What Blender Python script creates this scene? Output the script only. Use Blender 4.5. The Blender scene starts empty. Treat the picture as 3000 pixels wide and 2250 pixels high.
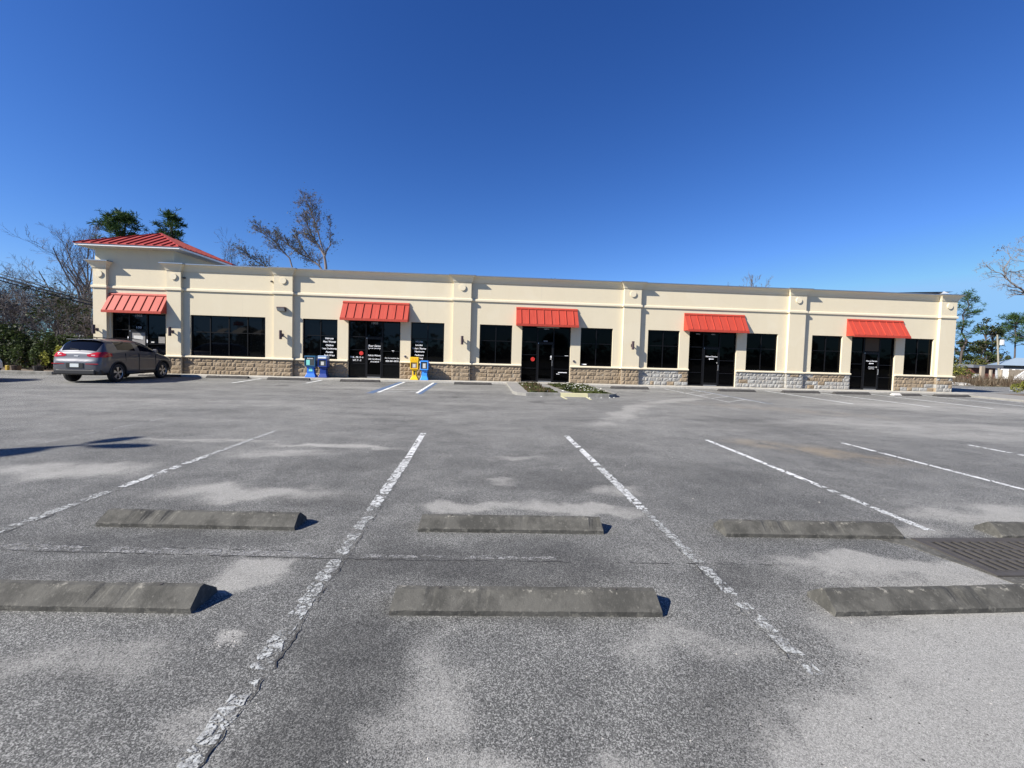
import bpy, bmesh, math, random
from mathutils import Vector, Matrix, noise
S = bpy.context.scene
C = S.collection
rad = math.radians
D = 21.93            # facade wall plane (metres in front of the camera)
ZW = 0.10            # walk level

# ------------------------------------------------------------------ helpers
def tag(o, label=None, cat=None, group=None, kind=None):
    if label: o['label'] = label
    if cat: o['category'] = cat
    if group: o['group'] = group
    if kind: o['kind'] = kind
    return o
def empty(name, loc=(0,0,0), rz=0, label=None, cat=None, group=None):
    o = bpy.data.objects.new(name, None); C.objects.link(o)
    o.location = loc; o.rotation_euler = (0,0,rz); o.empty_display_size = .2
    return tag(o, label, cat, group)
class MB:
    def __init__(s, off=(0,0,0)):
        s.v = []; s.f = []; s.m = []; s.off = Vector(off); s.smooth = False
    def quad(s, pts, m=0):
        n = len(s.v); s.v += [tuple(p) for p in pts]; s.f.append(tuple(range(n, n+len(pts)))); s.m.append(m)
    def box(s, x0,x1,y0,y1,z0,z1, m=0):
        n = len(s.v)
        s.v += [(x0,y0,z0),(x1,y0,z0),(x1,y1,z0),(x0,y1,z0),(x0,y0,z1),(x1,y0,z1),(x1,y1,z1),(x0,y1,z1)]
        for f in ((0,3,2,1),(4,5,6,7),(0,1,5,4),(1,2,6,5),(2,3,7,6),(3,0,4,7)):
            s.f.append(tuple(n+i for i in f)); s.m.append(m)
    def prism(s, poly, z0, z1, m=0):          # poly ccw in xy
        n = len(s.v); k = len(poly)
        s.v += [(p[0],p[1],z0) for p in poly] + [(p[0],p[1],z1) for p in poly]
        s.f.append(tuple(n+i for i in reversed(range(k)))); s.m.append(m)
        s.f.append(tuple(n+k+i for i in range(k))); s.m.append(m)
        for i in range(k):
            j = (i+1) % k; s.f.append((n+i,n+j,n+k+j,n+k+i)); s.m.append(m)
    def extrude_x(s, prof, x0, x1, m=0):      # prof list of (y,z)
        n = len(s.v); k = len(prof)
        s.v += [(x0,p[0],p[1]) for p in prof] + [(x1,p[0],p[1]) for p in prof]
        s.f.append(tuple(n+i for i in range(k))); s.m.append(m)
        s.f.append(tuple(n+k+i for i in reversed(range(k)))); s.m.append(m)
        for i in range(k):
            j = (i+1) % k; s.f.append((n+j,n+i,n+k+i,n+k+j)); s.m.append(m)
    def tube(s, pts, radii, sides=6, m=0, cap=True):
        pts = [Vector(p) for p in pts]; n = len(s.v); up = Vector((0,0,1)); prev = None
        for i,p in enumerate(pts):
            d = (pts[min(i+1,len(pts)-1)] - pts[max(i-1,0)])
            if d.length < 1e-6: d = Vector((0,0,1))
            d.normalize()
            a = prev if prev is not None else (Vector((1,0,0)) if abs(d.z) > .8 else up)
            u = (a - d*a.dot(d))
            if u.length < 1e-5: u = d.orthogonal()
            u.normalize(); w = d.cross(u); prev = u
            r = radii[i] if hasattr(radii,'__len__') else radii
            for k in range(sides):
                t = 2*math.pi*k/sides; q = p + (u*math.cos(t)+w*math.sin(t))*r; s.v.append(tuple(q))
        for i in range(len(pts)-1):
            for k in range(sides):
                a=n+i*sides+k; b=n+i*sides+(k+1)%sides
                s.f.append((a,b,b+sides,a+sides)); s.m.append(m)
        if cap:
            s.f.append(tuple(n+k for k in reversed(range(sides)))); s.m.append(m)
            e = n+(len(pts)-1)*sides; s.f.append(tuple(e+k for k in range(sides))); s.m.append(m)
    def sweep(s, path, prof, m=0, mats=None):  # outward = right-hand side of the travel direction
        P = [Vector((p[0],p[1])) for p in path]; n = len(s.v); k = len(prof)
        ns = []
        for i in range(len(P)-1):
            d = (P[i+1]-P[i]).normalized(); ns.append(Vector((d.y,-d.x)))
        for i,p in enumerate(P):
            a = ns[max(i-1,0)]; b = ns[min(i,len(ns)-1)]
            o = (a+b)/(1+a.dot(b)) if i not in (0,len(P)-1) else (ns[0] if i==0 else ns[-1])
            for (q,z) in prof: s.v.append((p.x+o.x*q, p.y+o.y*q, z))
        for i in range(len(P)-1):
            for j in range(k-1):
                a=n+i*k+j; s.f.append((a, a+k, a+k+1, a+1)); s.m.append(mats[j] if mats else m)
        s.f.append(tuple(n+j for j in range(k))); s.m.append(m)
        e=n+(len(P)-1)*k; s.f.append(tuple(e+j for j in reversed(range(k)))); s.m.append(m)
    def build(s, name, mats, parent=None, smooth=False, **kw):
        me = bpy.data.meshes.new(name)
        o = s.off
        me.from_pydata([(v[0]-o.x, v[1]-o.y, v[2]-o.z) for v in s.v], [], s.f)
        if not isinstance(mats,(list,tuple)): mats = [mats]
        for m in mats: me.materials.append(m)
        if len(mats) > 1: me.polygons.foreach_set('material_index', s.m)
        if smooth: me.polygons.foreach_set('use_smooth', [True]*len(me.polygons))
        me.update()
        ob = bpy.data.objects.new(name, me); C.objects.link(ob)
        if parent: ob.parent = parent
        return tag(ob, **kw)
def copy_tree(o, parent=None):
    c = o.copy(); C.objects.link(c); c.parent = parent
    for ch in list(o.children): copy_tree(ch, c)
    return c
def bevel(ob, w=.01, seg=2, angle=30):
    md = ob.modifiers.new('bevel','BEVEL'); md.width = w; md.segments = seg; md.limit_method='ANGLE'; md.angle_limit = rad(angle)
    return ob

# ------------------------------------------------------------------ materials
class NT:
    def __init__(s, name):
        s.mat = bpy.data.materials.new(name); s.mat.use_nodes = True; s.t = s.mat.node_tree; s.n = s.t.nodes
        s.bsdf = s.n['Principled BSDF']; s.out = s.n['Material Output']
        s._pos = None
    def node(s, typ, **kw):
        n = s.n.new(typ)
        for k,v in kw.items(): setattr(n, k, v)
        return n
    def link(s, a, b): s.t.links.new(a, b)
    def inp(s, sock, v):
        if hasattr(v,'links') or isinstance(v, bpy.types.NodeSocket): s.link(v, sock)
        else: sock.default_value = v
    def pos(s):
        if s._pos is None: s._pos = s.node('ShaderNodeNewGeometry').outputs['Position']
        return s._pos
    def objc(s): return s.node('ShaderNodeTexCoord').outputs['Object']
    def math(s, op, a, b=None, c=None, clamp=False):
        n = s.node('ShaderNodeMath', operation=op, use_clamp=clamp); s.inp(n.inputs[0], a)
        if b is not None: s.inp(n.inputs[1], b)
        if c is not None: s.inp(n.inputs[2], c)
        return n.outputs[0]
    def vmath(s, op, a, b=None):
        n = s.node('ShaderNodeVectorMath', operation=op); s.inp(n.inputs[0], a)
        if b is not None: s.inp(n.inputs[1], b)
        return n.outputs['Value'] if op in ('LENGTH','DOT_PRODUCT') else n.outputs['Vector']
    def noise(s, vec, scale, detail=3, rough=.55, dist=0.):
        n = s.node('ShaderNodeTexNoise'); s.link(vec, n.inputs['Vector'])
        n.inputs['Scale'].default_value=scale; n.inputs['Detail'].default_value=detail
        n.inputs['Roughness'].default_value=rough; n.inputs['Distortion'].default_value=dist
        return n.outputs['Fac']
    def noisec(s, vec, scale, detail=3):
        n = s.node('ShaderNodeTexNoise'); s.link(vec, n.inputs['Vector'])
        n.inputs['Scale'].default_value=scale; n.inputs['Detail'].default_value=detail
        return n.outputs['Color']
    def voro(s, vec, scale, feature='F1', out='Distance'):
        n = s.node('ShaderNodeTexVoronoi', feature=feature); s.link(vec, n.inputs['Vector'])
        n.inputs['Scale'].default_value=scale
        return n.outputs[out]
    def step(s, v, a, b, lo=0., hi=1.):
        n = s.node('ShaderNodeMapRange', interpolation_type='SMOOTHSTEP', clamp=True)
        s.inp(n.inputs['Value'], v); s.inp(n.inputs['From Min'], a); s.inp(n.inputs['From Max'], b)
        s.inp(n.inputs['To Min'], lo); s.inp(n.inputs['To Max'], hi)
        return n.outputs['Result']
    def mix(s, f, a, b, mode='MIX'):
        n = s.node('ShaderNodeMix', data_type='RGBA', blend_type=mode)
        s.inp(n.inputs[0], f)
        for sock,v in ((n.inputs[6],a),(n.inputs[7],b)):
            if isinstance(v, bpy.types.NodeSocket): s.link(v, sock)
            else: sock.default_value = (*v[:3],1)
        return n.outputs[2]
    def bump(s, h, strength=.3, dist=.01, normal=None):
        n = s.node('ShaderNodeBump'); n.inputs['Strength'].default_value=strength; n.inputs['Distance'].default_value=dist
        s.link(h, n.inputs['Height'])
        if normal is not None: s.link(normal, n.inputs['Normal'])
        return n.outputs['Normal']
    def set(s, color=None, rough=None, metal=None, normal=None, spec=None):
        b = s.bsdf
        if color is not None: s.inp(b.inputs['Base Color'], color if isinstance(color,bpy.types.NodeSocket) else (*color[:3],1))
        if rough is not None: s.inp(b.inputs['Roughness'], rough)
        if metal is not None: s.inp(b.inputs['Metallic'], metal)
        if spec is not None: s.inp(b.inputs['Specular IOR Level'], spec)
        if normal is not None: s.link(normal, b.inputs['Normal'])
        return s.mat
def simple(name, col, rough=.6, metal=0., var=.15, scale=6., spec=.5, bump=0., bscale=60.):
    t = NT(name); p = t.pos()
    f = t.noise(p, scale, 4)
    c = t.mix(f, tuple(v*(1-var) for v in col), tuple(min(1,v*(1+var)) for v in col))
    n = None
    if bump: n = t.bump(t.noise(p, bscale, 3), bump, .004)
    return t.set(c, rough, metal, n, spec)

def asphalt():
    t = NT('asphalt'); p = t.pos()
    warp = t.vmath('ADD', p, t.vmath('MULTIPLY', t.vmath('SUBTRACT', t.noisec(p, 1.6, 4), (.5,.5,.5)), (.95,.95,0)))
    def blob(cx, cy, rx, ry, rot=0., lo=.0, hi=1.):
        q = t.vmath('SUBTRACT', warp, (cx,cy,0))
        if rot:
            r = t.node('ShaderNodeVectorRotate', rotation_type='Z_AXIS'); t.link(q, r.inputs['Vector']); r.inputs['Angle'].default_value = -rad(rot); q = r.outputs['Vector']
        q = t.vmath('MULTIPLY', q, (1/rx,1/ry,0))
        return t.step(t.vmath('LENGTH', q), 1.25, .35, lo, hi)
    def total(lst):
        s = None
        for (w, *b) in lst:
            v = t.math('MULTIPLY', blob(*b), w)
            s = v if s is None else t.math('ADD', s, v)
        return s
    big = t.noise(p, .35, 5, .6); med = t.noise(p, 1.9, 5, .62); fine = t.noise(p, 9, 4, .6)
    sand = total([(1.1, 4.3,2.75,1.9,.62), (1.0, 3.1,2.3,1.25,.33), (.8, 2.4,1.7,1.3,.5), (.85, 3.2,1.45,2.2,.8), (1.1, 5.6,4.15,1.2,.38), (.9, 4.2,3.75,.55,.2),
                  (1.1, 3.1,3.15,.9,.2), (1.25, 1.0,4.30,.8,.2), (1.2, -.15,4.32,.5,.17), (1.2, -1.6,3.02,.32,.18), (1.1, -1.36,2.33,.11,.07), (1.15, -2.5,4.75,1.15,.36), (1.0, -2.3,7.05,1.3,.2,-2), (.7, -4.6,7.35,1.4,.12,-3), (.7, -3.0,6.5,.9,.25),
                  (1.0, -5.1,5.5,1.1,.45), (1.15, -1.25,1.42,.7,.3), (.8, -.22,1.93,.26,.42), (1.0, .3,1.45,.8,.22), (.65, 1.15,2.3,.45,.2), (.9, 1.35,1.45,.7,.25), (.7, .55,6.3,.45,.12), (.7, .25,5.2,.3,.1), (.7, 1.6,4.9,.4,.2), (.8, -2.0,2.2,.5,.22), (.7, -1.2,1.95,.22,.2), (.45, 12,9.5,4.5,2.0,-20), (.5, 17,15,5,2.6,-8), (.7, 4.2,12.0,.4,3.2,-32), (.7, 7.4,15.5,.4,2.2,-50), (.3, -8,12,5,.8), (.4, -3.5,17.5,3.5,.7), (.4, 7.5,19,2.5,.5)])
    sand_graze_m = t.math('MULTIPLY', sand, t.math('ADD', -.05, t.math('ADD', t.math('MULTIPLY', med, 1.1), t.math('MULTIPLY', fine, .8))), clamp=True)
    dark = total([(1., -.1,3.25,1.35,.32), (.85, .35,3.0,1.1,.22), (.95, -2.7,3.55,1.3,.16), (.8, -2.5,3.12,1.3,.18), (.95, -.62,2.1,.28,.75), (.9, -.7,1.3,.3,.6), (.95, 2.05,2.95,.45,.22), (.5, 1.0,1.75,.4,.3), (.6, .1,2.38,.5,.09), (.7, -1.75,4.5,.6,.3), (.6, .6,5.2,1.3,.4), (.7, -3.2,2.3,.6,.3), (.55, -2.2,2.1,.7,.35), (.5, 3.2,5.6,1.0,.7), (.55, -1.9,5.9,1.0,.35), (.9, 3.35,2.2,.22,.07), (.45, 6.5,10.5,2.5,.8,-25), (.4, -4,10.5,3,1.0)])
    yy = t.node('ShaderNodeSeparateXYZ'); t.link(p, yy.inputs[0])
    streak = t.noise(t.vmath('MULTIPLY', p, (.35,1.1,0)), 1.1, 5, .65)
    sand_graze_m = t.math('ADD', sand_graze_m, t.math('MULTIPLY', t.step(yy.outputs[1], 3.6, 10.5, .05, .62), t.step(streak, .3, .68, .35, 1.)))  # far asphalt paled here to paint in its lighter look at grazing view
    darkm = t.math('MULTIPLY', dark, t.math('ADD', .5, t.math('MULTIPLY', fine, .9)), clamp=True)
    # aggregate: tiny pale stones in a dark binder
    v1 = t.voro(p, 190, out='Color'); v2 = t.voro(p, 400, out='Color')
    r1 = t.node('ShaderNodeSeparateColor'); t.link(v1, r1.inputs[0]); r2 = t.node('ShaderNodeSeparateColor'); t.link(v2, r2.inputs[0])
    st = t.math('ADD', t.math('MULTIPLY', t.step(r1.outputs[0], .5, 1.), .75), t.math('MULTIPLY', t.step(r2.outputs[0], .4, 1.), .5))
    agg = t.mix(st, (.042,.0428,.041), (.37,.37,.35))
    tone = t.math('ADD', t.math('MULTIPLY', big, .55), t.math('MULTIPLY', med, .45))
    agg = t.mix(1., agg, t.mix(t.step(tone, .34, .68), (.62,.62,.62), (1.25,1.24,1.21)), 'MULTIPLY')
    col = t.mix(darkm, agg, t.mix(.45, agg, (.02,.02,.02)))
    grit = t.mix(r2.outputs[1], (.17,.167,.153), (.50,.49,.45))
    sm = t.step(t.math('ADD', sand_graze_m, t.math('MULTIPLY', t.math('SUBTRACT', r1.outputs[2], .5), .7)), .02, 1.45, 0., .84)
    col = t.mix(sm, col, grit)
    # rust wash and oil drips
    rust = t.math('MULTIPLY', blob(5.9,7.2,.55,1.5,50), t.step(med,.3,.7)); col = t.mix(t.math('MULTIPLY', rust, .42), col, (.29,.215,.12))
    rust2 = t.math('MULTIPLY', blob(9.6,13.2,.9,3.2,58), t.step(med,.3,.7)); col = t.mix(t.math('MULTIPLY', rust2, .3), col, (.25,.2,.14))
    ov = t.voro(warp, .42); oil = t.math('MULTIPLY', t.step(ov, .17, .09), t.step(t.noise(p,.12,2), .46, .56))
    far = t.node('ShaderNodeSeparateXYZ'); t.link(p, far.inputs[0])
    oil = t.math('MULTIPLY', oil, t.step(far.outputs[1], 8.5, 11.))
    col = t.mix(t.math('MULTIPLY', oil, .6), col, (.05,.048,.046))
    sp = t.math('MULTIPLY', t.step(t.voro(p, 13, out='Distance'), .075, .035), t.step(t.noise(p, 1.3, 2), .5, .62)); col = t.mix(t.math('MULTIPLY',sp,.85), col, (.035,.03,.028))
    h = t.math('ADD', t.math('MULTIPLY', r1.outputs[0], .6), t.math('ADD', t.math('MULTIPLY', r2.outputs[0], .5), t.math('MULTIPLY', fine, .6)))
    h = t.math('MULTIPLY', h, t.step(sm, 1., 0., .45, 1.))
    return t.set(col, .88, 0, t.bump(h, .45, .005), .3)
def stucco(name='cream_stucco', a=(.60,.525,.375), b=(.67,.595,.44)):
    t = NT(name); p = t.pos()
    n1 = t.noise(p, .7, 5, .6); n2 = t.noise(t.vmath('MULTIPLY', p, (2.2,2.2,.35)), 1.5, 4, .6); g = t.noise(p, 170, 2)
    c = t.mix(t.math('ADD', t.math('MULTIPLY', n1,.5), t.math('MULTIPLY', n2,.5)), a, b)
    streak = t.step(t.noise(t.vmath('MULTIPLY', p, (5,5,.25)), 1.2, 4, .7), .62, .8)
    c = t.mix(t.math('MULTIPLY', streak, .3), c, (.42,.39,.31))
    hz = t.node('ShaderNodeSeparateXYZ'); t.link(p, hz.inputs[0])
    splash = t.math('MULTIPLY', t.step(hz.outputs[2], 1.5, 1.0), t.step(t.noise(p, 2.6, 5, .7), .5, .75)); c = t.mix(t.math('MULTIPLY', splash, .25), c, (.38,.34,.26))
    patch = t.step(t.noise(p, .55, 2), .57, .6); c = t.mix(t.math('MULTIPLY', patch, .12), c, (.72,.66,.52))
    return t.set(c, .9, 0, t.bump(g, .35, .004), .25)
def stone(name, cols):
    t = NT(name); p = t.pos()
    rnd = t.node('ShaderNodeNewGeometry').outputs['Random Per Island']
    c = t.mix(rnd, cols[0], cols[1])
    c = t.mix(t.step(t.noise(p, 7, 5, .65), .38, .68), c, cols[2])
    c = t.mix(t.math('MULTIPLY', t.noise(p, 38, 4, .7), .5), c, tuple(v*.55 for v in cols[0]))
    return t.set(c, .92, 0, t.bump(t.noise(p, 26, 5, .7), .9, .015), .2)
def paint(name, col, lo=.35, hi=.62, dirt=(.2,.2,.2)):
    t = NT(name); p = t.pos()
    w = t.math('ADD', t.math('MULTIPLY', t.noise(p, 3.2, 5, .65), .6), t.math('MULTIPLY', t.noise(p, 30, 4, .7), .4))
    c = t.mix(t.step(w, lo, hi), col, dirt)
    return t.set(c, .75, 0, t.bump(t.noise(p, 90, 3), .4, .003), .3)
def worn(name, col, miss, fine, scale=15., dirt=(.3,.3,.29)):
    """old paint: crackled cells, some lost, ragged edges; the asphalt shows through the gaps"""
    t = NT(name); p = t.pos()
    q = t.vmath('MULTIPLY', t.vmath('ADD', p, t.vmath('MULTIPLY', t.noisec(p, 16, 5), (.075,.075,0))), (.5,1.,1.))
    edge = t.voro(q, scale, 'DISTANCE_TO_EDGE'); cell = t.node('ShaderNodeSeparateColor'); t.link(t.voro(q, scale, out='Color'), cell.inputs[0])
    keep = t.math('MULTIPLY', t.step(edge, .02, .07), t.step(cell.outputs[0], miss, miss+.06))
    keep = t.math('MULTIPLY', keep, t.step(t.noise(p, 75, 4, .75), fine, fine+.07))
    keep = t.math('MULTIPLY', keep, t.step(t.noise(p, 7, 4, .7), fine-.12, fine-.02))
    c = t.mix(t.step(t.noise(p, 28, 5, .7), .4, .66), col, dirt)
    t.set(c, .8, 0, t.bump(t.noise(p, 60, 4, .7), .6, .006), .3)
    tr = t.node('ShaderNodeBsdfTransparent'); mx = t.node('ShaderNodeMixShader'); t.link(keep, mx.inputs[0]); t.link(tr.outputs[0], mx.inputs[1]); t.link(t.bsdf.outputs[0], mx.inputs[2]); t.link(mx.outputs[0], t.out.inputs['Surface'])
    return t.mat
def concrete(name, a, b, stain=(.05,.05,.045), amt=.6):
    t = NT(name); p = t.pos()
    c = t.mix(t.noise(p, 2.3, 6, .65), a, b)
    c = t.mix(t.math('MULTIPLY', t.step(t.noise(t.vmath('MULTIPLY', p, (1,1,.6)), 4.2, 6, .7), .42, .62), amt), c, stain)
    c = t.mix(t.math('MULTIPLY', t.step(t.noise(p, 33, 4, .7), .56, .72), .35), c, tuple(min(1,v*1.9) for v in b))
    g = t.noise(p, 120, 3); c = t.mix(t.math('MULTIPLY', g, .4), c, tuple(v*.5 for v in a))
    h = t.math('ADD', t.math('MULTIPLY', t.noise(p, 14, 5, .7), 1.), t.math('MULTIPLY', g, .35))
    if name.startswith('weathered_stop'):      # chipped arrises: pale broken concrete with its own ragged shape
        z = t.node('ShaderNodeSeparateXYZ'); t.link(p, z.inputs[0])
        e = t.math('MULTIPLY', t.step(z.outputs[2], .088, .104), t.step(t.noise(p, 13, 5, .75), .57, .66))
        e2 = t.math('MULTIPLY', t.step(z.outputs[2], .05, .025), t.step(t.noise(p, 21, 4, .75), .52, .66))
        c = t.mix(t.math('MAXIMUM', e, t.math('MULTIPLY', e2, .5)), c, (.22,.21,.18))
    return t.set(c, .9, 0, t.bump(h, .6, .01), .25)
def leafmat(name, a, b, rough=.6, trans=.25):
    t = NT(name)
    rnd = t.node('ShaderNodeNewGeometry').outputs['Random Per Island']
    c = t.mix(rnd, a, b)
    c = t.mix(t.step(t.noise(t.pos(), 1.3, 3), .35, .7), c, tuple(v*.6 for v in a))
    t.set(c, max(rough,.55), 0, None, .12)
    if trans:
        tr = t.node('ShaderNodeBsdfTranslucent'); t.link(c, tr.inputs['Color'])
        mx = t.node('ShaderNodeMixShader'); mx.inputs[0].default_value = trans
        t.link(t.bsdf.outputs[0], mx.inputs[1]); t.link(tr.outputs[0], mx.inputs[2]); t.link(mx.outputs[0], t.out.inputs['Surface'])
    return t.mat
def glassmat(name='tinted_glass', col=(.004,.005,.006), spec=.5):
    t = NT(name); p = t.pos()
    t.set(col, .03, 0, t.bump(t.noise(p, 1.1, 2), .05, .05), spec)
    t.bsdf.inputs['IOR'].default_value = 1.45
    return t.mat
def seam_metal(name='red_painted_metal', col=(.64,.105,.06)):
    t = NT(name); p = t.pos()
    c = t.mix(t.noise(p, 1.5, 4), tuple(v*.9 for v in col), tuple(min(1,v*1.08) for v in col))
    c = t.mix(t.math('MULTIPLY', t.step(t.noise(t.vmath('MULTIPLY', p, (30,1,1)), 1., 3), .45, .75), .3), c, (.5,.11,.075))
    d = t.math('MULTIPLY', t.step(t.noise(t.vmath('MULTIPLY', p, (4,.6,.6)), 1.7, 4, .65), .52, .74), .35); c = t.mix(d, c, tuple(v*.55 for v in col))
    return t.set(c, .6, 0, t.bump(t.noise(t.vmath('MULTIPLY',p,(8,.8,.8)), 1.5, 2), .12, .02), .3)
def carpaint(name, col):
    t = NT(name); p = t.pos()
    t.set(col, .42, .45, None, .5)
    t.bsdf.inputs['Coat Weight'].default_value = .6; t.bsdf.inputs['Coat Roughness'].default_value = .06
    return t.mat
M = {}
M['asphalt'] = asphalt(); M['stucco'] = stucco(); M['trim'] = stucco('cream_trim', (.66,.58,.42), (.73,.655,.49))
M['tan_stone'] = stone('tan_split_stone', [(.25,.19,.125),(.35,.275,.19),(.30,.24,.17)])
M['grey_stone'] = stone('pale_grey_stone', [(.31,.31,.295),(.42,.42,.40),(.34,.315,.275)])
M['mortar'] = simple('mortar', (.34,.30,.235), .9)
M['white_paint'] = paint('white_line_paint', (.72,.74,.72), .46, .64, (.25,.25,.25))
M['worn_a'] = worn('line_paint_scuffed', (.64,.65,.635), -.1, .2, 9., (.5,.5,.49)); M['worn_b'] = worn('line_paint_cracked', (.60,.615,.60), .08, .38, 15., (.32,.32,.31)); M['worn_c'] = worn('line_paint_crumbling', (.44,.455,.44), .12, .43, 15., (.19,.19,.185)); M['worn_d'] = worn('line_ghost', (.42,.42,.41), .3, .47, 17.)
M['old_paint'] = paint('worn_white_paint', (.62,.63,.6), .34, .56, (.2,.2,.2))
M['faint_paint'] = paint('faint_paint', (.34,.34,.33), .3, .5, (.17,.17,.17))
M['blue_paint'] = paint('blue_line_paint', (.07,.13,.24), .42, .66, (.14,.15,.18))
M['yellow_paint'] = paint('yellow_curb_paint', (.58,.54,.33), .5, .72, (.4,.38,.3))
M['crack'] = simple('crack_shadow', (.035,.034,.033), .95)
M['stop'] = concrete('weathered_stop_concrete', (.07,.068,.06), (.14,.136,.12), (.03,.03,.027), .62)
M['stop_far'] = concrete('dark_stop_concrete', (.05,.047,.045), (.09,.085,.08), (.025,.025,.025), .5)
M['stop_white'] = concrete('pale_broken_concrete', (.5,.49,.46), (.62,.6,.57), (.3,.3,.28), .3)
M['walk'] = concrete('walk_concrete', (.44,.42,.37), (.54,.51,.45), (.24,.23,.2), .35)
M['curb'] = concrete('curb_concrete', (.2,.195,.18), (.34,.33,.3), (.09,.09,.08), .5)
M['apron'] = concrete('apron_concrete', (.22,.215,.2), (.32,.31,.285), (.2,.19,.17), .4)
M['soil'] = simple('bare_soil', (.13,.1,.075), .95, var=.45, scale=3, bump=.6, bscale=14)
M['grass_ground'] = simple('dry_grass_ground', (.12,.11,.06), .95, var=.5, scale=.8, bump=.6, bscale=10)
M['red'] = seam_metal(col=(.40,.05,.03)); M['roofred_dim'] = seam_metal('red_roof_metal_dimmed', (.30,.034,.028))  # tower roof red darkened: the dimmer glancing light is in the colour
M['white_fascia'] = simple('white_fascia', (.74,.74,.72), .5, var=.05)
M['soffit'] = simple('soffit', (.55,.53,.47), .7, var=.05)
M['flashing'] = simple('grey_metal_flashing', (.3,.34,.4), .35, .7, var=.15)
M['frame'] = simple('dark_bronze_frame', (.005,.005,.006), .45, .0, var=.2, spec=.2)
M['frame_lit'] = simple('lit_bronze_frame', (.008,.008,.009), .45, .0, var=.2, spec=.25)  # lit copy of the bronze frame: light catching the doors is in the colour
M['glass'] = glassmat('tinted_glass', (.0006,.0007,.0009), .11)
M['glass_clear'] = glassmat('lightly_tinted_glass', (.0015,.0018,.0022), .3)
M['letter'] = simple('white_vinyl', (.85,.85,.85), .5, var=.02)
M['letter_dim'] = simple('shaded_vinyl', (.33,.36,.4), .5, var=.02)
M['redsign'] = simple('red_vinyl', (.6,.03,.02), .5, var=.1)
M['paper'] = simple('paper', (.55,.54,.5), .8, var=.12, scale=20)
M['steel'] = simple('brushed_steel', (.5,.5,.5), .35, .8)
M['bronze'] = simple('bronze_lamp', (.07,.045,.05), .45, .3)
M['lampglass'] = simple('frosted_lens', (.42,.43,.42), .3)
M['membrane'] = simple('roof_membrane', (.5,.5,.48), .8)
M['black'] = simple('black_plastic', (.015,.015,.016), .5, var=.2)
M['tyre'] = simple('tyre_rubber', (.018,.018,.019), .8, var=.2)
M['rim'] = simple('alloy_rim', (.5,.51,.53), .3, .8, var=.05)
M['carglass'] = glassmat('car_glass', (.004,.005,.009), .32)
M['cartaupe'] = carpaint('taupe_grey_paint', (.098,.10,.112))
M['carwhite'] = carpaint('white_car_paint', (.7,.7,.7))
M['taillight'] = simple('tail_light_red', (.42,.012,.02), .12, var=.1); M['tailclear'] = simple('tail_light_clear', (.7,.45,.45), .15)
M['bark'] = simple('grey_bark', (.15,.125,.115), .9, var=.3, scale=5)
M['barkdark'] = simple('dark_bark', (.075,.06,.052), .9, var=.3, scale=5)
M['barkpale'] = simple('pale_bark', (.175,.16,.15), .85, var=.25, scale=5)
M['twig'] = simple('grey_brown_twigs', (.125,.108,.1), .9, var=.35, scale=3)
M['pine'] = leafmat('pine_needles', (.035,.075,.022), (.075,.13,.035), trans=.15)
M['oliveleaf'] = leafmat('olive_leaves', (.07,.08,.03), (.15,.15,.06))
M['darkleaf'] = leafmat('dark_green_leaves', (.02,.032,.012), (.055,.078,.026), .4)
M['midleaf'] = leafmat('mid_green_leaves', (.035,.055,.018), (.095,.13,.04), .45)
M['yellowleaf'] = leafmat('yellow_green_leaves', (.2,.22,.03), (.35,.33,.07), .5)
M['brownleaf'] = leafmat('brown_leaves', (.11,.075,.045), (.2,.14,.085))
M['bluebox'] = simple('blue_plastic', (.022,.15,.62), .4, var=.08); M['darkblue'] = simple('navy_plastic', (.008,.035,.22), .4, var=.08)
M['tealbox'] = simple('dark_teal_plastic', (.012,.085,.17), .4, var=.1); M['paleblue'] = simple('pale_blue_plastic', (.25,.36,.55), .4)
M['skyblue'] = simple('bright_blue_plastic', (.05,.3,.85), .4, var=.08)
M['yellowbox'] = simple('yellow_plastic', (.82,.5,.01), .4, var=.06); M['orange'] = simple('orange_print', (.8,.3,.01), .5)
M['aqua'] = simple('aqua_card', (.2,.62,.55), .6, var=.15, scale=30)
M['wood'] = simple('weathered_wood', (.3,.25,.19), .85, var=.3, scale=4); M['poleg'] = simple('pole_wood', (.28,.26,.2), .85, var=.2)
M['roofblue'] = simple('blue_grey_roof', (.2,.26,.32), .6, var=.12, scale=2); M['whitewall'] = simple('white_siding', (.68,.68,.67), .7, var=.08)
M['redbrown'] = simple('red_brown_siding', (.13,.05,.035), .8, var=.2); M['greywall'] = simple('slate_wall', (.12,.13,.15), .8)
M['redcloth'] = simple('red_panel', (.6,.03,.06), .6); M['yguard'] = simple('yellow_guy_guard', (.42,.29,.03), .6)
M['wire'] = simple('wire_black', (.02,.02,.02), .6); M['pot'] = simple('dark_plant_pot', (.03,.028,.026), .6, var=.3)
M['iron'] = simple('rusty_iron', (.055,.05,.045), .8, .0, var=.4, scale=9, bump=.4); M['pit'] = simple('drain_pit_shade', (.008,.008,.008), .95)
M['clover'] = leafmat('clover_leaves', (.045,.058,.018), (.10,.115,.035), .5, .2); M['petal'] = simple('white_petals', (.6,.6,.55), .6)
M['terracotta'] = simple('terracotta', (.10,.075,.055), .8)

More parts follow.
